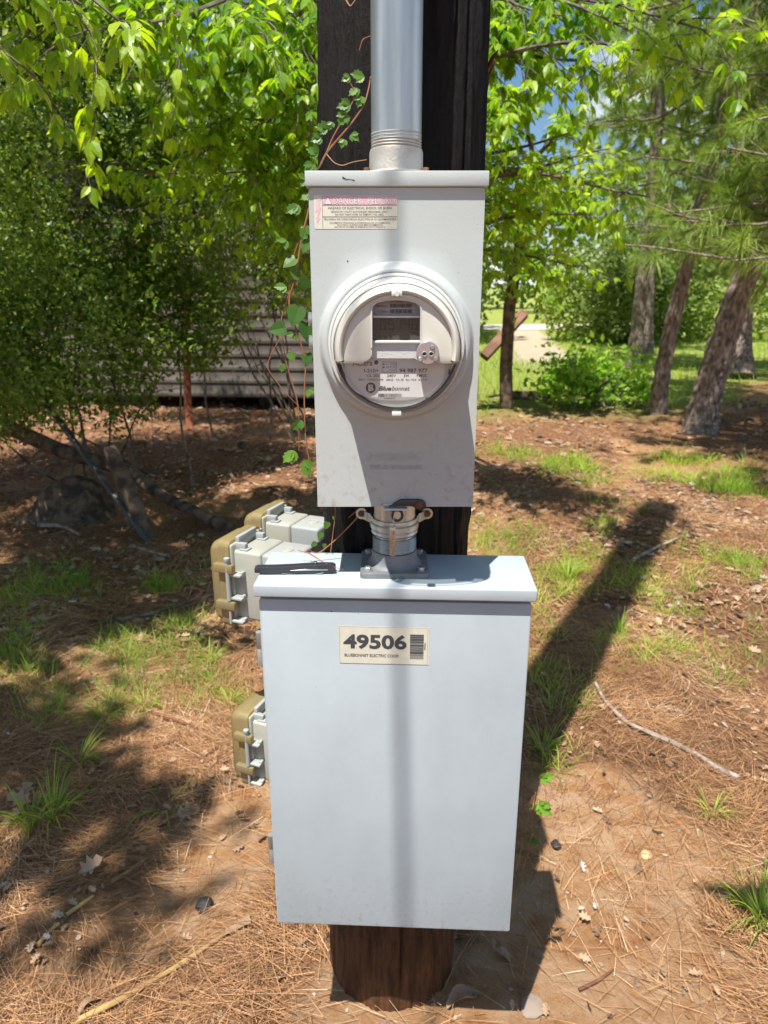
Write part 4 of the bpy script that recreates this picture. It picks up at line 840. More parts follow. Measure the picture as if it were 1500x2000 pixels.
# light twigs out of frame on the right: dapple at the lower right corner
s = Spray()
rt = thing('sapling', (1.9, .1, 0), 'thin sapling off to the right casting leaf shade on the bare clay', 'tree')
tp3 = s.limb((1.9, .1, -.05), (1.7, .2, 3.2), .03, .012, 0, .04, 10, 8)
for e, c in (((.55, .45, 2.7), 9), ((.85, .25, 3.0), 12), ((1.2, .7, 2.9), 7)):
    pts = s.limb(tp3[-3], e, .010, .003, -.03, .04, 8, 5); s.twigs(pts, .5, c, .3, 5, .085, .3)
s.finish(rt, M['twig'], M['maple'])

# ------------------------------------------------------------------ dense small-leaved shrubs on the left
def shrub(name, base, label, blobs, n, mat_, size, stems, group=None, hollow=.35, cat='shrub'):
    t = thing(name, base, label, cat, group); A = Acc(); Bx = Acc()
    pts = []; wts = np.array([b[3] * b[4] * b[5] for b in blobs]) ** .8; wts /= wts.sum()
    for b, w in zip(blobs, wts):
        k = int(n * w); d = rv(k); rr_ = (hollow + (1 - hollow) * rng.random(k) ** .6)[:, None]; pts.append(np.array(b[:3]) + d * rr_ * np.array(b[3:6]))
    Pp = np.concatenate(pts)
    # leaves gather in sprays: pull toward clump centres
    m = len(Pp); cl = Pp[rng.integers(0, m, m // 14)]; idx = rng.integers(0, len(cl), m); keep = rng.random(m) < .82
    ax = rv(len(cl)); along = rng.uniform(-1, 1, m); sp = cl[idx] + ax[idx] * (along * size * 5)[:, None] + rng.normal(size=(m, 3)) * size * .9
    Pp = np.where(keep[:, None], sp, Pp); Pp = Pp[Pp[:, 2] > .12]; m = len(Pp)
    dens = noise(Pp[:, 0] * 3, Pp[:, 1] * 3, Pp[:, 2] * 3, 55); dens2 = noise(Pp[:, 0] * 8, Pp[:, 1] * 8, Pp[:, 2] * 8, 56); Pp = Pp[(dens * .65 + dens2 * .35) > .42]; m = len(Pp)
    Y = rv(m) + np.array([0, 0, .15]); Z = rv(m) * .8 + np.array([0, -.2, .7])
    A.inst(*SMALL, Pp, Y, Z, size * rng.uniform(.45, 1.6, m), np.clip(rng.random(m) * .8 + .4 * (noise(Pp[:, 0] * 1.5, Pp[:, 1] * 1.5, Pp[:, 2] * 1.5, 60) - .4), 0, 1), 1.15)
    for q in range(stems):
        b = blobs[int(rng.choice(len(blobs), p=wts))]; e = np.array(b[:3]) + rv(1)[0] * np.array(b[3:6]) * rng.uniform(.4, .95)
        s0 = np.array(base) + np.array([rng.normal() * .30, rng.normal() * .15, -.04]); mid = s0 + (e - s0) * .5 + rv(1)[0] * .15; pa = np.concatenate([curve(s0, mid, 0, .05, 6)[:-1], curve(mid, e, 0, .06, 6)]); grow(Bx, pa, .011, .002, 6)
        for w in range(6):
            a = pa[rng.integers(4, len(pa))]; c = a + rv(1)[0] * rng.uniform(.2, .5); grow(Bx, curve(a, c, 0, .06, 4), .004, .0015, 4)
    Bx.build('stems', M['twig'], t); A.build('foliage', mat_, t, smooth=False); return t
shrub('yaupon_shrub', (-2.2, 5.4, 0), 'tall dense small-leaved evergreen shrub at the left over the leaning pipe', [(-2.3, 5.3, 2.4, 1.1, .8, 1.3), (-3.1, 5.2, 2.0, .9, .8, 1.4), (-2.6, 5.4, 3.4, 1.3, .9, .8), (-1.6, 5.5, 2.0, .6, .6, .8), (-2.3, 4.9, 1.15, .9, .6, .6), (-1.6, 5.6, 1.25, .6, .5, .5), (-3.0, 5.0, .9, .8, .5, .6), (-2.2, 5.6, .75, .55, .4, .35)], 165000, M['yaupon'], .036, 9)
shrub('holly_shrub', (-3.3, 3.9, 0), 'dark small-leaved shrub reaching in from the left edge above the log', [(-2.3, 4.0, 2.0, .65, .6, .9), (-2.7, 3.9, 1.6, .6, .6, 1.1), (-2.0, 4.1, 1.2, .5, .45, .5), (-2.5, 4.2, .8, .4, .4, .4)], 40000, M['yaupon'], .027, 6)
shrub('wispy_shrub', (-1.0, 7.2, 0), 'wispy shrub in front of the grey building wall', [(-1.5, 6.9, 2.3, .7, .5, .9), (-.9, 6.8, 2.7, .6, .5, .8), (-1.3, 7.0, 1.55, .5, .4, .4), (-2.6, 7.2, 3.2, .9, .5, .8), (-.75, 6.9, 1.7, .35, .3, .6)], 60000, M['yaupon'], .032, 9)

# ------------------------------------------------------------------ building with ribbed siding
bd = thing('storage_building', (-3.4, 9.2, 0), 'long grey storage building with horizontal ribbed siding behind the shrubs', 'building')
ang = math.atan2(.55, -7.0); b0 = np.array([.35, 8.72]); dirb = np.array([-math.cos(.078), math.sin(.078)]); nrm = np.array([-dirb[1], dirb[0]]); nrm = nrm if nrm[1] > 0 else -nrm
def bw(u, v, z): q = b0 + dirb * u + nrm * v; return (q[0], q[1], z)
A = Acc(); prof = []; z = .14
while z < 3.1: prof += [(z, 0), (z + .02, -.014), (z + .05, -.016), (z + .09, -.003), (z + .12, 0)]; z += .16
us = np.linspace(0, 8.2, 24); V = [bw(u, v, zz_) for zz_, v in prof for u in us]; nn = len(us)
A.add(V, np.array([[a * nn + b, a * nn + b + 1, (a + 1) * nn + b + 1, (a + 1) * nn + b] for a in range(len(prof) - 1) for b in range(nn - 1)]))
A.build('wall', M['siding'], bd, sharp=20)
A = Acc(); c = [bw(0, .01, .14), bw(8.2, .01, .14), bw(8.2, 4, .14), bw(0, 4, .14)]; c2 = [(x, y, 3.15) for x, y, _ in c]
A.add(c + c2, [(0, 3, 7, 4), (1, 5, 6, 2), (2, 6, 7, 3), (0, 1, 2, 3)]); A.build('side_wall', M['siding'], bd, smooth=False)
A = Acc(); c = [bw(-.3, -.3, 3.12), bw(8.5, -.3, 3.12), bw(8.5, 2, 3.9), bw(-.3, 2, 3.9), bw(8.5, 4.3, 3.12), bw(-.3, 4.3, 3.12)]; A.add(c + [(x, y, z - .05) for x, y, z in c], [(0, 1, 2, 3), (3, 2, 4, 5), (6, 9, 8, 7), (9, 11, 10, 8), (0, 6, 7, 1)]); A.build('roof', M['roofing'], bd, smooth=False)
A = Acc()
for u in (.2, 1.9, 3.8, 5.7, 7.6): x, y, _ = bw(u, .45, 0); A = Acc(); A.box(x - .1, x + .1, y - .1, y + .1, -.05, .139); A.build('pier', M['dark'], bd, smooth=False)
A = Acc(); x, y, _ = bw(0, 0, 0); A.box(x - .02, x + .04, y - .045, y - .024, .14, 3.1); A.build('corner_trim', M['siding'], bd, smooth=False)

# ------------------------------------------------------------------ odds and ends on the left
def stickthing(name, pts, r0, r1, mat_, label, cat, group=None, sides=10, knob=0, seed=1):
    A = Acc(); pts = np.array([tuple(p) for p in pts]); n = 5 * (len(pts) - 1) + 1; t = np.linspace(0, len(pts) - 1, n); P2 = np.stack([np.interp(t, range(len(pts)), pts[:, a]) for a in range(3)], 1)
    for _ in range(2): P2[1:-1] = (P2[:-2] + 2 * P2[1:-1] + P2[2:]) / 4
    A.tube(P2, np.linspace(r0, r1, n), sides, disp=(lambda p, an, i: 1 + knob * (noise(np.cos(an) * 1.5 + 5 * seed, np.sin(an) * 1.5, i * .35, seed) - .5)) if knob else None)
    return setp(A.build(name, mat_), label, cat, group)
def G(px, py, up=0.0):
    a = math.atan((py - 1000) / F) + R(PITCH); D = (CAMZ - up) / math.tan(a); x, z = W(px, py, D); return Vector((x, D, float(gz(x, D)) + up))
stickthing('rusty_post', [G(371, 838) + Vector((0, 0, -.1)), P(366, 780, 8.05), P(362, 520, 8.0)], .042, .042, M['rust_orange'], 'rusty orange-red post standing in front of the grey building', 'post')
stickthing('leaning_pipe', [G(303, 1068) + Vector((0, 0, -.03)), P(200, 935, 4.3), P(92, 790, 4.7), P(60, 745, 4.8)], .021, .019, M['pipe_dark'], 'thin dark pipe leaning diagonally across the fallen log', 'pipe')
stickthing('fallen_log', [P(445, 1030, 4.1), G(330, 975, .10), P(240, 915, 4.75), P(120, 880, 4.9), P(20, 835, 4.9), P(-120, 800, 4.9)],   .035, .06, M['darkwood'], 'long dark fallen log lying across the shaded ground at the left', 'log', sides=16, knob=.5)
stickthing('broken_log', [G(292, 1052) + Vector((0, 0, -.04)), P(262, 985, 4.15), P(212, 872, 4.2)],   .055, .042, M['darkwood'], 'short broken log with pale bark propped against the fallen log', 'log', sides=16, knob=.4, seed=4)
A = Acc(); c = G(150, 1000); zz_ = np.linspace(0, 1, 8)
A.tube([c + Vector((0, 0, -.06 + .32 * float(q))) for q in zz_], [.34, .30, .25, .22, .20, .17, .12, .04], 24, disp=lambda p, an, i: 1 + .7 * (noise(np.cos(an) * 2.4, np.sin(an) * 2.4, i * .4, 9) - .5)); setp(A.build('rotten_stump', M['darkwood']), 'dark rotten stump mound below the fallen log', 'stump')
stickthing('fallen_branch', [G(75, 1020, .02), G(120, 1030, .03), G(155, 1045, .02)], .014, .010, M['palewood'], 'short pale branch on the dark litter left of the leaning pipe', 'branch', knob=.3)
stickthing('fallen_branch', [G(255, 1070, .02), G(300, 1076, .02), G(330, 1082, .02)], .012, .009, M['palewood'], 'small pale stick lying at the foot of the leaning pipe', 'branch', knob=.3, seed=3)
stickthing('fallen_branch', [G(205, 1212, .015), G(300, 1195, .03), G(415, 1165, .04)], .009, .006, M['twig'], 'long thin stick in the grass pointing at the outlet box', 'branch', knob=.3, seed=5)
stickthing('fallen_branch', [G(295, 1384, .012), G(350, 1402, .02), G(385, 1420, .01)], .006, .005, M['rust'], 'reddish brown twig on the litter left of the cabinet', 'branch', knob=.3, seed=6)
stickthing('fallen_branch', [G(300, 1460, .01), G(345, 1440, .012)], .007, .004, M['splinter'], 'short dark red twig below the reddish brown twig', 'branch', knob=.3, seed=6)
stickthing('curved_branch', [G(1163, 1335, .03), G(1180, 1378, .012), G(1225, 1425, .012), G(1290, 1455, .016), G(1350, 1485, .012), G(1405, 1515, .012), G(1440, 1528, .01)], .0055, .0105, M['palewood'], 'curved bleached branch lying on the litter at the right', 'branch', knob=.35, seed=8)
stickthing('fallen_branch', [G(1236, 1090, .03), G(1270, 1072, .04), G(1320, 1060, .03)], .010, .006, M['palewood'], 'grey forked stick at the far end of the pole shadow', 'branch', knob=.3, seed=9)
stickthing('fallen_branch', [G(1130, 1940, .006), G(1165, 1925, .008), G(1197, 1907, .004)], .004, .0025, M['rust'], 'small brown twig on the bare clay at the bottom right', 'branch', knob=.3, seed=9)
stickthing('dry_cane', [G(150, 2010, .008), G(235, 1962, .012), G(330, 1897, .012), G(390, 1860, .010), G(450, 1820, .008)],   .0072, .005, M['cane'], 'long dry yellow cane with a torn sheath at the lower left', 'cane', knob=.12, seed=2)
A = Acc(); a, b = G(440, 1825, .012), G(488, 1800, .02); d = (b - a).normalized(); sd2 = d.cross(Vector((0, 0, 1)))
A.prism([(0, 0), (1, 0), (1, 1), (0, 1)], 0, 1) if False else None
for o_ in (0,):
    V = [a - sd2 * .006, b - sd2 * .013 + Vector((0, 0, .004)), b + sd2 * .012, a + sd2 * .006, a + Vector((0, 0, .008)), b + Vector((0, 0, .012))]; A.add([v[:] for v in V], [(0, 1, 5, 4), (4, 5, 2, 3), (0, 3, 2, 1), (0, 4, 3), (1, 2, 5)])
setp(A.build('cane_sheath', M['deadleaf'], smooth=False), 'torn papery sheath at the upper tip of the long dry cane', 'sheath')
for pa, lb_ in (([G(217, 1715, .01), G(250, 1690, .014), G(282, 1665, .01)], 'upper short piece of yellow cane half buried in needles'), ([G(75, 1850, .01), G(97, 1820, .013), G(115, 1806, .01)], 'short yellow cane piece near the left edge at the bottom'), ([G(130, 1790, .01), G(160, 1768, .013), G(182, 1750, .01)], 'middle short piece of yellow cane among the needles')):
    stickthing('cane_piece', pa, .0052, .0046, M['cane'], lb_, 'cane', 'short yellow cane pieces')
def rock(name, px, py, r, mat_, label, cat, flatn=.6, seed=1):
    c = G(px, py); b = bmesh.new(); bmesh.ops.create_icosphere(b, subdivisions=3, radius=1)
    for v in b.verts:
        k = .75 + .5 * float(noise(v.co.x * 1.3 + seed * 7, v.co.y * 1.3, v.co.z * 1.3, seed)); v.co = (v.co.x * r * k + c.x, v.co.y * r * k + c.y, v.co.z * r * k * flatn + c.z + r * flatn * .35)
    A = Acc().bm(b); return setp(A.build(name, mat_, sharp=28), label, cat)
rock('pebble', 1262, 1675, .0165, M['stone_y'], 'pale yellow pebble on the clay at the right', 'stone', .45, 2)
rock('charcoal_lump', 400, 1768, .022, M['charcoal'], 'black angular lump on the clay at the left of the pole foot', 'charcoal', .8, 3)
rock('charcoal_chunk', 1085, 1667, .015, M['charcoal'], 'dark seed-like lump at the edge of the cabinet shadow', 'charcoal', .8, 5)
rock('clay_stone', 415, 1655, .011, M['cane'], 'small ochre stone between the needles left of the cabinet foot', 'stone', .5, 6)
rock('flat_stone', 1040, 1975, .028, M['chip'], 'flat dark bark lump at the bottom edge beside the shadow', 'bark', .3, 7)

# ------------------------------------------------------------------ things on the right, mid distance
def gP(px, py): return G(px, py)
sm = thing('small_tree', gP(990, 800)[:], 'slim dark-barked tree just right of the upper enclosure', 'tree')
s = Spray(); q = gP(990, 800); pts = np.array([q[:], P(988, 720, 8.8)[:], P(995, 600, 8.7)[:], P(1012, 500, 8.6)[:], P(1032, 380, 8.4)[:], P(1040, 325, 8.3)[:]]); pts[0, 2] -= .08
grow(s.wood, pts, .085, .05, 10)
for e, r0, c in ((P(960, 200, 8), .035, 16), (P(1090, 250, 8), .035, 8), (P(1000, 420, 8.2), .025, 12), (P(1110, 390, 8), .02, 12), (P(1060, 520, 8), .02, 12), (P(930, 480, 8.4), .02, 12), (P(1150, 380, 7.8), .025, 10), (P(1020, 140, 8.2), .03, 10)):
    a = pts[3 if e.z < 2 else 5]; l = s.limb(a, e[:], r0, .006, 0, .06, 10, 6); s.twigs(l, .3, c, .55, 7, .105, .4)
s.finish(sm, M['darkwood'], M['maple'])
A = Acc(); a, b = P(945, 697, 9.6), P(1024, 612, 9.9)
d = (b - a); A.tube([a, b], [.085, .085], 4); setp(A.build('leaning_board', M['cut_end'], smooth=False), 'reddish brown timber leaning behind the slim dark tree', 'board')
A = Acc(); c = gP(1035, 785); A.box(c.x - .28, c.x + .34, c.y, c.y + .06, .02, .14, .01); A.box(c.x - .2, c.x + .22, c.y - .02, c.y + .0, .0, .06, .01); setp(A.build('old_timber', M['darkwood']), 'low dark timber lying in the grass by the slim tree', 'board')
shrub('green_bush', (2.75, 9.0, 0), 'round bright green bush beside the leaning pine', [(2.35, 9.0, .28, .32, .4, .28), (2.85, 8.9, .25, .34, .4, .23), (2.6, 9.1, .40, .22, .3, .2), (2.15, 9.0, .42, .12, .14, .26), (3.15, 8.9, .2, .18, .2, .2)], 4200, M['bush'], .08, 14, hollow=.35)
A = Acc(); c = P(1120, 715, 9.0); A.tube([c + Vector((-.04, 0, .09)), c, c + Vector((.03, 0, -.07))], [.035, .03, .03], 10); A.tube([c + Vector((.03, 0, -.07)), c + Vector((.05, 0, -.72))], .02, 8); setp(A.build('marker_post', M['galv']), 'small grey marker post poking out of the bright bush', 'post')

def pine(base, pts, r0, r1, label, nb, z0, ndl=46, scale=1.0, seed=1, wide=.0034, reach=1.7, dirs=None):
    t = thing('pine_tree', tuple(base), label, 'pine tree', 'pines on the right'); Aw = Acc(); rg = np.random.default_rng(seed)
    P0 = np.array([tuple(p) for p in pts]); n = 60; u = np.linspace(0, len(P0) - 1, n); C = np.stack([np.interp(u, range(len(P0)), P0[:, a]) for a in range(3)], 1)
    for _ in range(6): C[1:-1] = (C[:-2] + 2 * C[1:-1] + C[2:]) / 4
    dl = np.linalg.norm(np.diff(C, axis=0), axis=1); zc = np.concatenate([[0], np.cumsum(dl)])
    rad = np.linspace(r0, r1, n) * (1 + .35 * np.exp(-zc / .25))
    m = 220; C = np.stack([np.interp(np.linspace(0, n - 1, m), range(n), C[:, a]) for a in range(3)], 1); rad = np.interp(np.linspace(0, n - 1, m), range(n), rad)
    Aw.tube(C, rad, 40, disp=lambda p, an, i: 1 + .20 * (sstep(.35, .55, noise(an * 3.2, p[2] * 9, seed, 41)) * noise(an * 9, p[2] * 30, 0, 42) - .4) * (1 - sstep(6.0, 6.28, an) * .6))
    A = Acc(); T = []; Y = []; Ln = []
    for q in range(nb):
        f = (q + rg.random()) / nb; z = z0 + (C[-1, 2] - z0) * f; k = np.argmin(abs(C[:, 2] - z)); a = C[k]
        th = rg.uniform(0, 2 * math.pi) if dirs is None else rg.uniform(*dirs)
        L = reach * rg.uniform(.6, 1.1) * (1 - .55 * f); e = a + np.array([math.cos(th) * L, math.sin(th) * L, L * rg.uniform(-.35, .25)])
        random.seed(seed * 100 + q); bp = curve(a, e, .03, .06, 10); grow(Aw, bp, .022 * scale, .006, 6)
        for w in range(13):
            v = 1.5 + 7.4 * (w + rg.random()) / 13; i_ = int(v); b_ = bp[i_] + (bp[min(i_ + 1, 9)] - bp[i_]) * (v - i_)
            dd = unit(unit(bp[min(i_ + 1, 9)] - bp[i_]) + rg.normal(size=3) * .7 + np.array([0, 0, .15])); l2 = rg.uniform(.12, .34) * scale; tip = b_ + dd * l2; grow(Aw, np.array([b_, (b_ + tip) / 2, tip]), .005, .003, 4)
            nd = unit(dd + rg.normal(size=(ndl, 3)) * .55); T.append(tip - dd * (rg.random((ndl, 1)) * .55 * l2)); Y.append(nd); Ln.append(rg.uniform(.12, .20, ndl) * scale)
    T = np.concatenate(T); Y = np.concatenate(Y); Ln = np.concatenate(Ln); n = len(T)
    blades(A, T, Y, Ln, wide * scale, .25, np.clip(.7 * rng.random(n) + .35 * (noise(T[:, 0] * 3, T[:, 1] * 3, T[:, 2] * 3, 9)), 0, 1), 2)
    Aw.build('trunk', M['bark'], t, sharp=0); A.build('crown', M['needle'], t, smooth=False); return t
b1 = gP(1285, 808); b1.z -= .1
pine(b1, [b1, P(1288, 760, 8.5), P(1310, 640, 8.5), P(1345, 500, 8.4), P(1385, 340, 8.3), P(1415, 200, 8.3), P(1440, 20, 8.3), P(1470, -300, 8.4), P(1480, -700, 8.5)], .095, .05, 'leaning pine beside the bright bush with a bare lit trunk', 56, 3.0, seed=2, reach=2.0, ndl=85, wide=.0048)
b2 = gP(1368, 842); b2.z -= .1
pine(b2, [b2, P(1375, 800, 7.55), P(1400, 700, 7.5), P(1440, 580, 7.5), P(1500, 430, 7.4), P(1560, 280, 7.4), P(1620, 60, 7.4), P(1680, -300, 7.4)], .155, .08, 'nearest pine with thick scaly trunk leaning right', 48, 1.9, seed=3, reach=1.7, ndl=85, wide=.0048)
b3 = gP(1238, 716); pine(b3, [b3, P(1250, 590, 13.7), P(1270, 400, 13.6), P(1290, 200, 13.5), P(1300, -100, 13.4)], .13, .07, 'pine with dark trunk behind the bright bush', 20, 3.9, 50, 1.2, 5, .008, 2.0)
b4 = gP(1264, 690); pine(b4, [b4, P(1268, 560, 16.4), P(1275, 400, 16.4), P(1280, 100, 16.4)], .12, .07, 'farthest pine, slim dark trunk in the grass', 22, 3.4, 60, 1.3, 6, .009, 2.2)
b5 = gP(1443, 738); pine(b5, [b5, P(1446, 650, 12.3), P(1455, 500, 12.3), P(1470, 300, 12.3), P(1480, 0, 12.3)], .20, .10, 'stout shaded pine near the right edge behind the nearest pine', 50, 2.0, 60, 1.2, 7, .007, 2.6)
b6 = gP(1500, 760); pine(b6 + Vector((1.2, .8, 0)), [b6 + Vector((1.2, .8, 0)), b6 + Vector((1.2, .8, 3)), b6 + Vector((1.3, .7, 8))], .2, .1, 'pine at the right edge of the view with drooping branches', 50, 1.6, 60, 1.2, 8, .007, 2.4)
# near pine bough reaching in at the right
b7 = Vector((3.95, 5.7, -.1)); pine(b7, [b7, b7 + Vector((.05, 0, 2.2)), b7 + Vector((0, .1, 4.5))], .12, .06, 'pine just outside the right edge whose boughs droop into view', 44, 1.6, 95, 1.0, 9, .0042, 2.2, dirs=(2.2, 4.1))

# ------------------------------------------------------------------ far woods and undergrowth
def mass(name, label, blobs, n, size, mat_, seed):
    rg = np.random.default_rng(seed); A = Acc(); w = np.array([b[3] * b[5] for b in blobs]); w = w / w.sum(); Pp = []
    for b, ww in zip(blobs, w):
        k = int(n * ww); d = unit(rg.normal(size=(k, 3))); Pp.append(np.array(b[:3]) + d * (.55 + .45 * rg.random(k) ** .5)[:, None] * np.array(b[3:6]) * (1 + .35 * (noise(d[:, 0] * 2.4 + b[0], d[:, 1] * 2.4, d[:, 2] * 2.4 + b[1], seed) - .5))[:, None])
    Pp = np.concatenate(Pp); Pp = Pp[Pp[:, 2] > .02]; m = len(Pp); hue = noise(Pp[:, 0] * .3, Pp[:, 1] * .3, Pp[:, 2] * .3, 61)
    A.inst(*CARD, Pp, unit(rg.normal(size=(m, 3))), unit(rg.normal(size=(m, 3)) * .7 + np.array([0, -.3, .8])), size * rg.uniform(.5, 1.4, m), np.clip(.5 * rg.random(m) + .9 * (hue - .3), 0, 1))
    return setp(A.build(name, mat_, smooth=False), label, 'woodland', kind='stuff')
rg = np.random.default_rng(4)
bl = []
for q in range(78):
    x = rg.uniform(-50, 46); y = rg.uniform(34, 48); h = rg.uniform(2.4, 4.2); bl.append((x, y, h, rg.uniform(2.2, 4), 2.2, h * 1.02))
for q in range(14):
    x = rg.uniform(-18, 2); y = rg.uniform(19, 28); h = rg.uniform(4.5, 7.5); bl.append((x, y, h * .8, rg.uniform(2, 3.4), 2.2, h * .7))
for q in range(16):
    x = rg.uniform(11, 34); y = rg.uniform(21, 32); h = rg.uniform(4.5, 8); bl.append((x, y, h * .7, rg.uniform(2, 3.4), 2.2, h * .7))
mass('far_woods', 'distant green woods closing the view behind the clearing', bl, 110000, .30, M['far'], 5)
bl = []
for q in range(26):
    x = rg.uniform(5.2, 17); y = rg.uniform(17.5, 21) + .1 * x; h = rg.uniform(.9, 1.7); bl.append((x, y, h * .75, rg.uniform(.7, 1.4), .8, h))
for q in range(9):
    x = rg.uniform(-3.5, 2.4); y = rg.uniform(14.5, 20); h = rg.uniform(1.0, 2.0); bl.append((x, y, h * .8, rg.uniform(.7, 1.2), .8, h))
mass('undergrowth', 'grey-green undergrowth thicket behind the sunlit lawn', bl, 46000, .11, M['far'], 6)

# ------------------------------------------------------------------ ground litter and grass
def visible(x, y, marg=1.18):
    dep = .953 * y + .303 * CAMZ; u = np.abs(x) / dep * F; v = (.953 * CAMZ - .303 * y) / dep * F
    return (u < 750 * marg) & (v < 1000 * marg + 60)
def scat(n, x0, x1, y0, y1, fn=None):
    x = rng.uniform(x0, x1, n); y = rng.uniform(y0, y1, n); k = visible(x, y) & (np.hypot(x - PX, y - PY) > .14)
    if fn is not None: k &= rng.random(n) < fn(x, y)
    return x[k], y[k]
A = Acc()
for n, x0, x1, y0, y1, w, L0, L1 in ((105000, -1.5, 1.5, .95, 2.7, .0010, .06, .15), (60000, -2.8, 2.8, 2.7, 5.2, .0024, .08, .18), (42000, -5, 6.5, 5.2, 11, .005, .10, .22)):
    x, y = scat(n, x0, x1, y0, y1, lambda x, y: (1 - .86 * clay_f(x, y)) * (1 - .85 * lawn_f(x, y)) * (.35 + .65 * sstep(.3, .6, noise(x * 3, y * 3, 0, 15))))
    n = len(x); th = noise(x * 1.3, y * 1.3, 0, 16) * 9 + rng.normal(size=n) * .75; z = gz(x, y) + rng.random(n) ** 2 * .022 + .002
    Y = np.stack([np.cos(th), np.sin(th), rng.normal(size=n) * .10 + .03], 1); sp = noise(x * 4, y * 4, 0, 17)
    blades(A, np.stack([x, y, z], 1), Y, rng.uniform(L0, L1, n), w * rng.uniform(.7, 1.3, n), rng.uniform(-.05, .16, n), np.clip(rng.random(n) * .8 + .3 * sp, 0, 1), 3)
lit = setp(A.build('needle_litter', M['needle_brown'], smooth=False), 'brown pine needle litter covering the clay', 'litter', kind='stuff')
A = Acc()
for n, x0, x1, y0, y1, S in ((4200, -1.5, 1.5, .95, 2.7, .030), (9500, -3, 3, 2.7, 6, .048), (6000, -5, 6, 6, 10, .08)):
    x, y = scat(n, x0, x1, y0, y1, lambda x, y: (.12 + .88 * sstep(.45, .7, noise(x * 2.2, y * 2.2, 0, 18))) * (1 - .8 * lawn_f(x, y)) * (1 - .75 * clay_f(x, y)))
    n = len(x); A.inst(*OAK, np.stack([x, y, gz(x, y) + .006 + rng.random(n) * .012], 1), np.stack([rng.normal(size=n), rng.normal(size=n), rng.normal(size=n) * .2], 1), np.array([0, 0, 1.]) + rng.normal(size=(n, 3)) * .45, S * rng.uniform(.4, 1.2, n), rng.random(n))
setp(A.build('dead_leaves', M['deadleaf'], smooth=False), 'scattered dead brown oak leaves', 'litter', kind='stuff')
A = Acc(); CHIP = ([(-.3, 0, 0), (.25, .08, .02), (.4, .6, .05), (.1, 1, 0), (-.35, .7, .04), (-.25, .05, -.08), (.2, .12, -.08), (.3, .6, -.08), (.08, .9, -.08), (-.3, .65, -.08)], [(0, 1, 2, 3, 4), (0, 5, 6, 1), (1, 6, 7, 2), (2, 7, 8, 3), (3, 8, 9, 4), (4, 9, 5, 0)])
for n, x0, x1, y0, y1, S in ((1800, -1.5, 1.5, .95, 2.7, .011), (3600, -3, 3, 2.7, 6, .026), (1200, -4, 6, 6, 9, .04)):
    x, y = scat(n, x0, x1, y0, y1, lambda x, y: .25 + .75 * sstep(.4, .7, noise(x * 1.8, y * 1.8, 0, 19)))
    n = len(x); A.inst(*CHIP, np.stack([x, y, gz(x, y) + .003], 1), np.stack([rng.normal(size=n), rng.normal(size=n), rng.normal(size=n) * .12], 1), np.array([0, 0, 1.]) + rng.normal(size=(n, 3)) * .25, S * rng.uniform(.3, 1.3, n) ** 1.3, rng.random(n))
setp(A.build('bark_chips', M['chip'], smooth=False), 'grey bark chips and charcoal crumbs on the clay', 'litter', kind='stuff')

def tufts(name, label, centers, per, L, w, rad, spread=.55, bend=.5, seed=1, mat_='grass', lean=0):
    A = Acc(); T = []; Y = []; Ls = []
    for (x, y, sc) in centers:
        k = max(3, int(per * sc * rng.uniform(.6, 1.3))); a = rng.uniform(0, 6.283, k); r_ = rng.random(k) ** .7 * rad * sc
        px_, py_ = x + r_ * np.cos(a), y + r_ * np.sin(a); T.append(np.stack([px_, py_, gz(px_, py_) - .004], 1))
        Y.append(unit(np.stack([np.cos(a) * spread + rng.normal(size=k) * .25, np.sin(a) * spread + rng.normal(size=k) * .25, np.ones(k)], 1))); Ls.append(L * sc * rng.uniform(.45, 1.2, k))
    T = np.concatenate(T); Y = np.concatenate(Y); Ls = np.concatenate(Ls); n = len(T); hue = noise(T[:, 0] * 2.5, T[:, 1] * 2.5, 0, 70)
    blades(A, T, Y, Ls, w * rng.uniform(.6, 1.3, n), bend * rng.uniform(.4, 1.5, n), np.clip(.55 * rng.random(n) + .7 * (hue - .25), 0, 1), 4)
    return setp(A.build(name, M[mat_], smooth=False), label, 'grass', kind='stuff')
def field(n, x0, x1, y0, y1, fn): x, y = scat(n, x0, x1, y0, y1, fn); return [(a, b, rng.uniform(.5, 1.15)) for a, b in zip(x, y)]
def elp(px, py, rx, ry):
    c = G(px, py); a = G(px + rx, py); b = G(px, py - ry); return c.x, c.y, abs(a.x - c.x), abs(b.y - c.y)
def patchfn(L):
    E = [elp(*e) for e in L]
    def f(x, y):
        v = 0
        for cx_, cy_, ax, ay in E: v = np.maximum(v, np.exp(-(((x - cx_) / ax) ** 2 + ((y - cy_) / ay) ** 2) ** 1.5))
        return v * sstep(.30, .62, noise(x * 4.4, y * 4.4, 0, 25)) * (.3 + .7 * sstep(.4, .6, noise(x * 13, y * 13, 0, 26)))
    return f
lf = patchfn([(130, 1160, 130, 50), (280, 1150, 120, 40), (160, 1260, 190, 70), (340, 1260, 130, 50), (60, 1400, 110, 70), (430, 1330, 90, 40), (190, 1350, 120, 50), (360, 1210, 80, 40)])
tufts('grass_patch', 'fine green grass growing in the shade left of the cabinet', field(13000, -2.6, -.2, 1.7, 4.5, lf), 7, .17, .0026, .035, seed=1)
rf = patchfn([(1100, 1085, 80, 45), (1000, 1060, 90, 45), (1200, 1180, 150, 50), (1080, 1200, 90, 50), (1150, 1250, 90, 40), (1380, 1110, 120, 40), (1310, 1290, 120, 45), (1090, 1350, 70, 60), (1420, 1200, 90, 40), (960, 1040, 60, 50), (1060, 1450, 60, 60), (1250, 1145, 60, 40), (1180, 1010, 70, 30)])
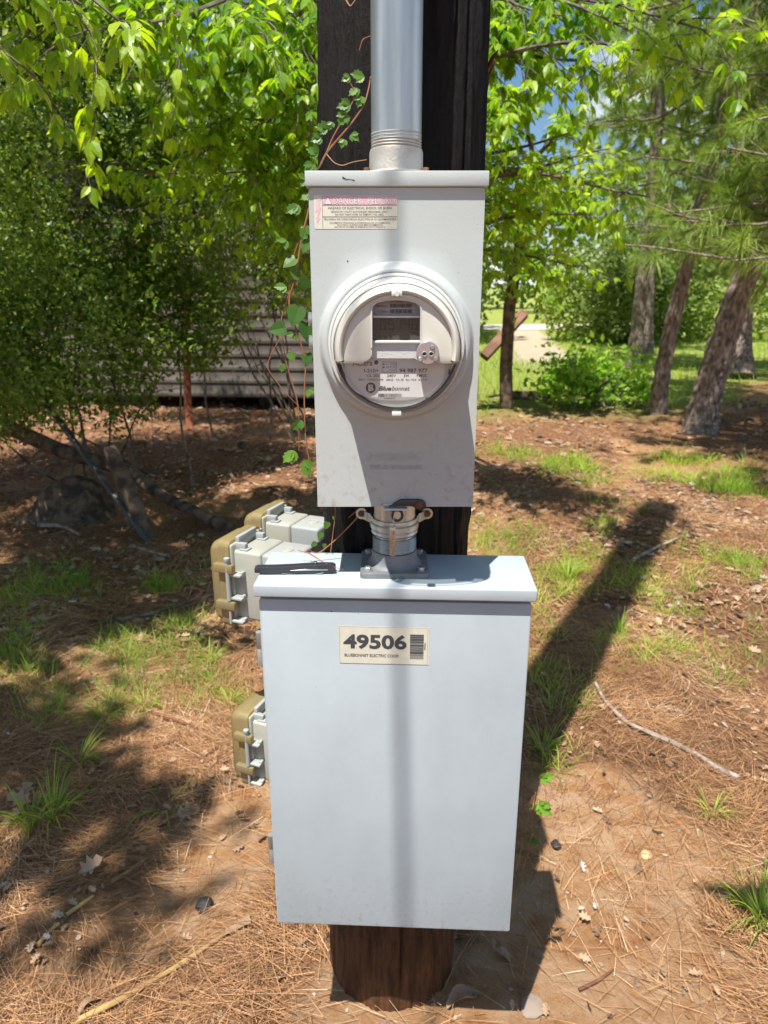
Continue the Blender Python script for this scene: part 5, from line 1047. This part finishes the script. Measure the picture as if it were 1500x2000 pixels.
tufts('grass_clump', 'yellow-green grass across and beside the pole shadow', field(11000, .1, 3.0, 1.7, 4.6, rf), 7, .16, .0028, .035, seed=2)
mf = patchfn([(1040, 885, 60, 12), (1100, 905, 60, 22), (1370, 925, 100, 26), (1450, 945, 80, 20), (1330, 900, 60, 14), (1180, 960, 50, 25), (1000, 890, 40, 14)])
tufts('sunlit_grass', 'bright yellow-green grass patches before the pines', field(13000, .6, 5, 4.4, 8, mf), 9, .24, .0045, .05, seed=3)
big = [(G(100, 1590), 1.7), (G(60, 1600), 1.3), (G(320, 1560), 1.2), (G(410, 1290), 1.1), (G(1110, 1120), 2.0), (G(1060, 1470), 1.2), (G(1390, 1600), .9), (G(1480, 1800), 1.6), (G(1500, 1820), 1.6), (G(450, 1370), 1.0), (G(490, 1380), .9), (G(350, 1140), .8), (G(1420, 950), 2.2), (G(1210, 1230), 1.1), (G(280, 1370), 1.2), (G(200, 1390), 1.1), (G(150, 1470), 1.2)]
for q, (c, sc_2) in enumerate(big):
    tf = ['leaning grass tuft with bright blades, largest at the lower left', 'small grass tuft touching the left edge tuft', 'sparse long-bladed grass tuft on bare litter left of the cabinet', 'grass tuft below the upper outlet box', 'large arching grass clump inside the pole shadow behind the cabinet corner', 'thin grass tuft right of the cabinet at the shadow edge', 'little grass sprig right of the curved branch end', 'broad grass tuft at the right edge near the bottom', 'second broad grass tuft cut by the right edge near the bottom',
          'grass tuft just above the lowest outlet box', 'grass tuft touching the cabinet edge by the upper hinge', 'small grass tuft near the hidden stick at the left', 'bright upright grass tuft before the nearest pine', 'grass tuft beside the shadow above the curved branch', 'dark green tuft in the shade amid the left grass', 'arching tuft in the left shade with long blades', 'spreading tuft at the left above the oak leaves'][q]
    A = Acc(); k = int(34 * sc_2) if q != 2 else 16; a = rng.uniform(0, 6.283, k); r_ = rng.random(k) * .02 * sc_2; T = np.stack([c.x + r_ * np.cos(a), c.y + r_ * np.sin(a), np.full(k, c.z - .005)], 1)
    sp = .95 if q in (2, 14, 15, 16) else .6
    blades(A, T, np.stack([np.cos(a) * sp, np.sin(a) * sp, .9 + .3 * rng.random(k)], 1), .15 * sc_2 ** .8 * rng.uniform(.5, 1.25, k), .0040, rng.uniform(.25, .85, k), np.clip(rng.random(k) * .75 + .1, 0, 1), 5)
    setp(A.build('grass_tuft', M['grass'], smooth=False), tf, 'grass tuft', 'grass tufts around the cabinet')
x, y = scat(26000, -2, 16, 8.5, 24, lambda x, y: lawn_f(x, y) * (1 - sand_f(x, y)))
A = Acc(); n = len(x); blades(A, np.stack([x, y, gz(x, y)], 1), unit(rng.normal(size=(n, 3)) * .35 + np.array([0, 0, 1.])), rng.uniform(.08, .26, n), .012, .3, np.clip(.6 * rng.random(n) + .5 * (noise(x, y, 0, 71) - .2), 0, 1), 2)
setp(A.build('lawn_grass', M['grass'], smooth=False), 'sunlit green grass of the clearing behind the bush', 'grass', kind='stuff')

# ------------------------------------------------------------------ creeper on the pole and beside the boxes
def creeper(name, label, stems, leaves, smat=None, parent_loc=None):
    t = thing(name, parent_loc or stems[0][0][:], label, 'vine'); A = Acc()
    for s_ in stems:
        r_ = s_[1]; p3 = np.array([tuple(p) for p in s_[2]]); n = 6 * (len(p3) - 1) + 1; u = np.linspace(0, len(p3) - 1, n); Q = np.stack([np.interp(u, range(len(p3)), p3[:, a]) for a in range(3)], 1)
        for _ in range(3): Q[1:-1] = (Q[:-2] + 2 * Q[1:-1] + Q[2:]) / 4
        A = Acc(); A.tube(Q, np.linspace(r_, r_ * .6, n), 6); A.build('stem', M['vine_red'], t)
    for tm, nm in ((TOOTH, 'leaflet'), (HEART, 'leaf')):
        for li, (p, a_, tilt, S, kind, rn) in enumerate(leaves):
            if name == 'hanging_creeper' and li % 3 == 1: continue
            if (kind == 'h') != (tm is HEART): continue
            B = Acc(); a = R(a_); y = np.array([[math.cos(a) * math.cos(R(tilt)), -math.sin(R(tilt)), math.sin(a) * math.cos(R(tilt))]]); zv = np.array([[rng.normal() * .25, -1.0, .35 + rng.normal() * .15]])
            B.inst(tm[0], tm[1], np.array([tuple(p)]), y, zv, S * .66, rn * .6, 1.25 if tm is TOOTH else 1.0); B.build(nm, M['creeper'], t, smooth=False)
    return t
def palm(px, py, D, a0, S, rn=.6, k=5): return [(P(px, py, D), a0 + o, 10 + 8 * abs(o) / 50, S * (1 - abs(o) / 160), 't', rn) for o in ((0, 42, -42, 88, -88)[:k])]
lv = []
for (px_, py_, a0, S, k, rn) in ((712, 150, 170, .030, 2, .8), (683, 150, 205, .020, 3, .6), (700, 172, 215, .026, 2, .7), (706, 188, 250, .024, 3, .8), (684, 205, 190, .030, 3, .5), (676, 222, 235, .030, 3, .6), (648, 238, 250, .018, 3, .5), (640, 252, 170, .028, 3, .5), (686, 262, 320, .022, 3, .6), (672, 272, 250, .020, 3, .6), (628, 268, 200, .026, 3, .4), (622, 300, 160, .028, 3, .5), (612, 320, 230, .03, 3, .5)):
    lv += palm(px_, py_, 1.085, a0, S, rn, k)
creeper('climbing_creeper', 'creeper with toothed leaves climbing the black pole above the upper enclosure',
        [(P(604, 342, 1.10), .0014, [P(604, 342, 1.10), P(624, 326, 1.09), P(637, 298, 1.085), P(686, 242, 1.085), P(712, 205, 1.085), P(720, 174, 1.09), P(724, 150, 1.10)]),
         (P(604, 342, 1.10), .0012, [P(638, 298, 1.085), P(650, 268, 1.085), P(673, 228, 1.085), P(690, 198, 1.085), P(694, 180, 1.085), P(682, 158, 1.085)]),
         (P(604, 342, 1.10), .0008, [P(637, 300, 1.085), P(652, 318, 1.08), P(668, 324, 1.08), P(690, 316, 1.08), P(716, 312, 1.08)]),
         (P(604, 342, 1.10), .0008, [P(725, 70, 1.09), P(708, 76, 1.08), P(702, 98, 1.08)]),
         (P(604, 342, 1.10), .0010, [P(676, 0, 1.09), P(684, 14, 1.08), P(694, 0, 1.09)])], lv)
lv = []
for (px_, py_, a, S, rn) in ((583, 600, 250, .048, .25), (560, 575, 200, .038, .3), (556, 640, 190, .040, .2), (598, 630, 280, .052, .12), (545, 655, 240, .030, .5), (598, 560, 100, .03, .4), (600, 690, 270, .03, .2), (603, 800, 265, .055, .1), (576, 505, 215, .034, .4), (600, 470, 250, .03, .4), (593, 830, 230, .036, .3), (566, 690, 300, .022, .5), (585, 540, 140, .03, .4), (570, 620, 330, .026, .5)): lv.append((P(px_, py_, 1.12), a, 15, S, 'h', rn))
for (px_, py_, a0, S, k, rn) in ((575, 880, 225, .042, 3, .9), (592, 900, 290, .046, 3, .8), (588, 820, 230, .034, 3, .5), (600, 440, 250, .036, 3, .5), (584, 400, 210, .036, 3, .5), (610, 380, 200, .03, 3, .6), (560, 560, 180, .03, 3, .6), (552, 710, 260, .022, 2, .5), (604, 760, 300, .03, 3, .7), (575, 650, 240, .028, 3, .4), (560, 470, 220, .03, 3, .6), (598, 350, 190, .03, 3, .6)): lv += palm(px_, py_, 1.12, a0, S, rn, k)
creeper('hanging_creeper', 'creeper with dark heart-shaped leaves hanging down the left edge of the upper enclosure',
        [(P(604, 342, 1.12), .0016, [P(604, 342, 1.12), P(606, 400, 1.12), P(588, 470, 1.12), P(578, 540, 1.12), P(562, 590, 1.12), P(580, 650, 1.12), P(598, 700, 1.12), P(594, 770, 1.12), P(596, 850, 1.12), P(604, 900, 1.12)]),
         (P(604, 342, 1.12), .0012, [P(608, 380, 1.13), P(598, 440, 1.13), P(572, 500, 1.13), P(570, 560, 1.13), P(548, 620, 1.13), P(556, 700, 1.13), P(584, 790, 1.12), P(584, 880, 1.12)]),
         (P(604, 342, 1.12), .0008, [P(560, 640, 1.13), P(530, 690, 1.13), P(520, 720, 1.13), P(560, 770, 1.13), P(590, 800, 1.13)])], lv)
lv = [(P(640, 1020, 1.13), 250, 10, .020, 'h', .4), (P(628, 1040, 1.13), 245, 10, .020, 'h', .35), (P(617, 1060, 1.13), 215, 10, .016, 'h', .5), (P(650, 1012, 1.13), 30, 10, .010, 'h', .5), (P(634, 1062, 1.12), 260, 10, .012, 'h', .5)]
creeper('creeper_sprig', 'small creeper sprig with dry stems between the two metal boxes',
        [(P(655, 992, 1.10), .0010, [P(655, 985, 1.13), P(654, 1015, 1.13), P(649, 1050, 1.13), P(646, 1078, 1.12)]), (P(655, 992, 1.10), .0013, [P(712, 992, 1.10), P(690, 1020, 1.09), P(655, 1055, 1.09), P(622, 1082, 1.09), P(600, 1074, 1.08)]), (P(655, 992, 1.10), .0010, [P(700, 994, 1.11), P(680, 1012, 1.10)]),
         (P(655, 992, 1.10), .0006, [P(583, 1075, 1.09), P(606, 1082, 1.08), P(628, 1098, 1.05), P(642, 1100, 1.04)]), (P(655, 992, 1.10), .0006, [P(600, 1078, 1.09), P(620, 1090, 1.06), P(640, 1103, 1.04), P(672, 1114, 1.03)])], lv)
lv = palm(1057, 1520, 1.10, 20, .040, 1.5, 5) + palm(1052, 1570, 1.10, 320, .052, 1.4, 5) + palm(1042, 1635, 1.27, 270, .04, .3, 3) + palm(1040, 1570, 1.28, 230, .022, .8, 1)  # upper leaf tones raised so the colour itself looks sunlit
creeper('young_creeper', 'young bright creeper shoot at the right edge of the lower cabinet', [(P(1030, 1700, 1.25), .0011, [P(1020, 1700, 1.25), P(1038, 1640, 1.27), P(1040, 1590, 1.14), P(1054, 1520, 1.10)])], lv)
# broken strip of bark at the pole foot
A = Acc(); a, b = G(845, 1975, .0), P(893, 1900, 1.30); A.tube([a, (a + b) / 2 + Vector((.006, 0, .0)), b], [.006, .005, .002], 5); setp(A.build('bark_strip', M['deadleaf']), 'pale bark strip leaning against the pole foot', 'bark')
A = Acc()
def curl(c, L, w, th, lift, n=10):
    V = []; d = np.array([math.cos(th), math.sin(th)]); e = np.array([-d[1], d[0]])
    for q in range(n + 1):
        t = q / n; ww = w * math.sin(math.pi * min(max(t, .06), .95)) ** .6
        for k in range(5):
            s_ = (k / 4 - .5) * 2; p = np.array([c.x, c.y]) + d * L * (t - .5) + e * ww * s_ * (1 - .3 * lift); V.append((p[0], p[1], c.z + .006 + lift * ww * s_ * s_ + .012 * math.sin(t * 5)))
    return V, [(q * 5 + k, q * 5 + k + 1, q * 5 + k + 6, q * 5 + k + 5) for q in range(n) for k in range(4)]
for nm, px_, py_, L_, w_, th_, lf_, lb_ in (('curled_leaf', 905, 1965, .085, .022, .5, .9, 'large pale curled dead leaf beside the pole foot'), ('dead_leaf', 985, 1875, .05, .013, -.2, .4, 'grey dead leaf in the cabinet shadow'), ('dead_leaf', 968, 1850, .045, .010, 1.2, .5, 'narrow grey dead leaf pointing away in the cabinet shadow'), ('dead_leaf', 180, 1975, .07, .01, 1.0, .6, 'long grey leaf beside the dry cane at the bottom left')):
    A = Acc(); A.add(*curl(G(px_, py_), L_, w_, th_, lf_)); setp(A.build(nm, M['deadleaf']), lb_, 'dead leaf')
for k_, (px_, py_, lb_) in enumerate(((235, 1280, 'pale standing oak leaf in the grass at the left'), (40, 1545, 'brown oak leaf pair at the left edge'), (60, 1560, 'crumpled brown oak leaf below the grass tuft at the left'), (150, 1695, 'tan oak leaf between the cane pieces'), (340, 1575, 'folded brown leaf below the long-bladed tuft'))):
    A = Acc(); c = G(px_, py_, .012); A.inst(*OAK, np.array([c[:]]), rv(1) * np.array([[1, 1, .3]]), np.array([[.2, -.5, 1.]]), .075, .6 + .08 * k_); setp(A.build('oak_leaf', M['deadleaf'], smooth=False), lb_, 'dead leaf', 'dead oak leaves')
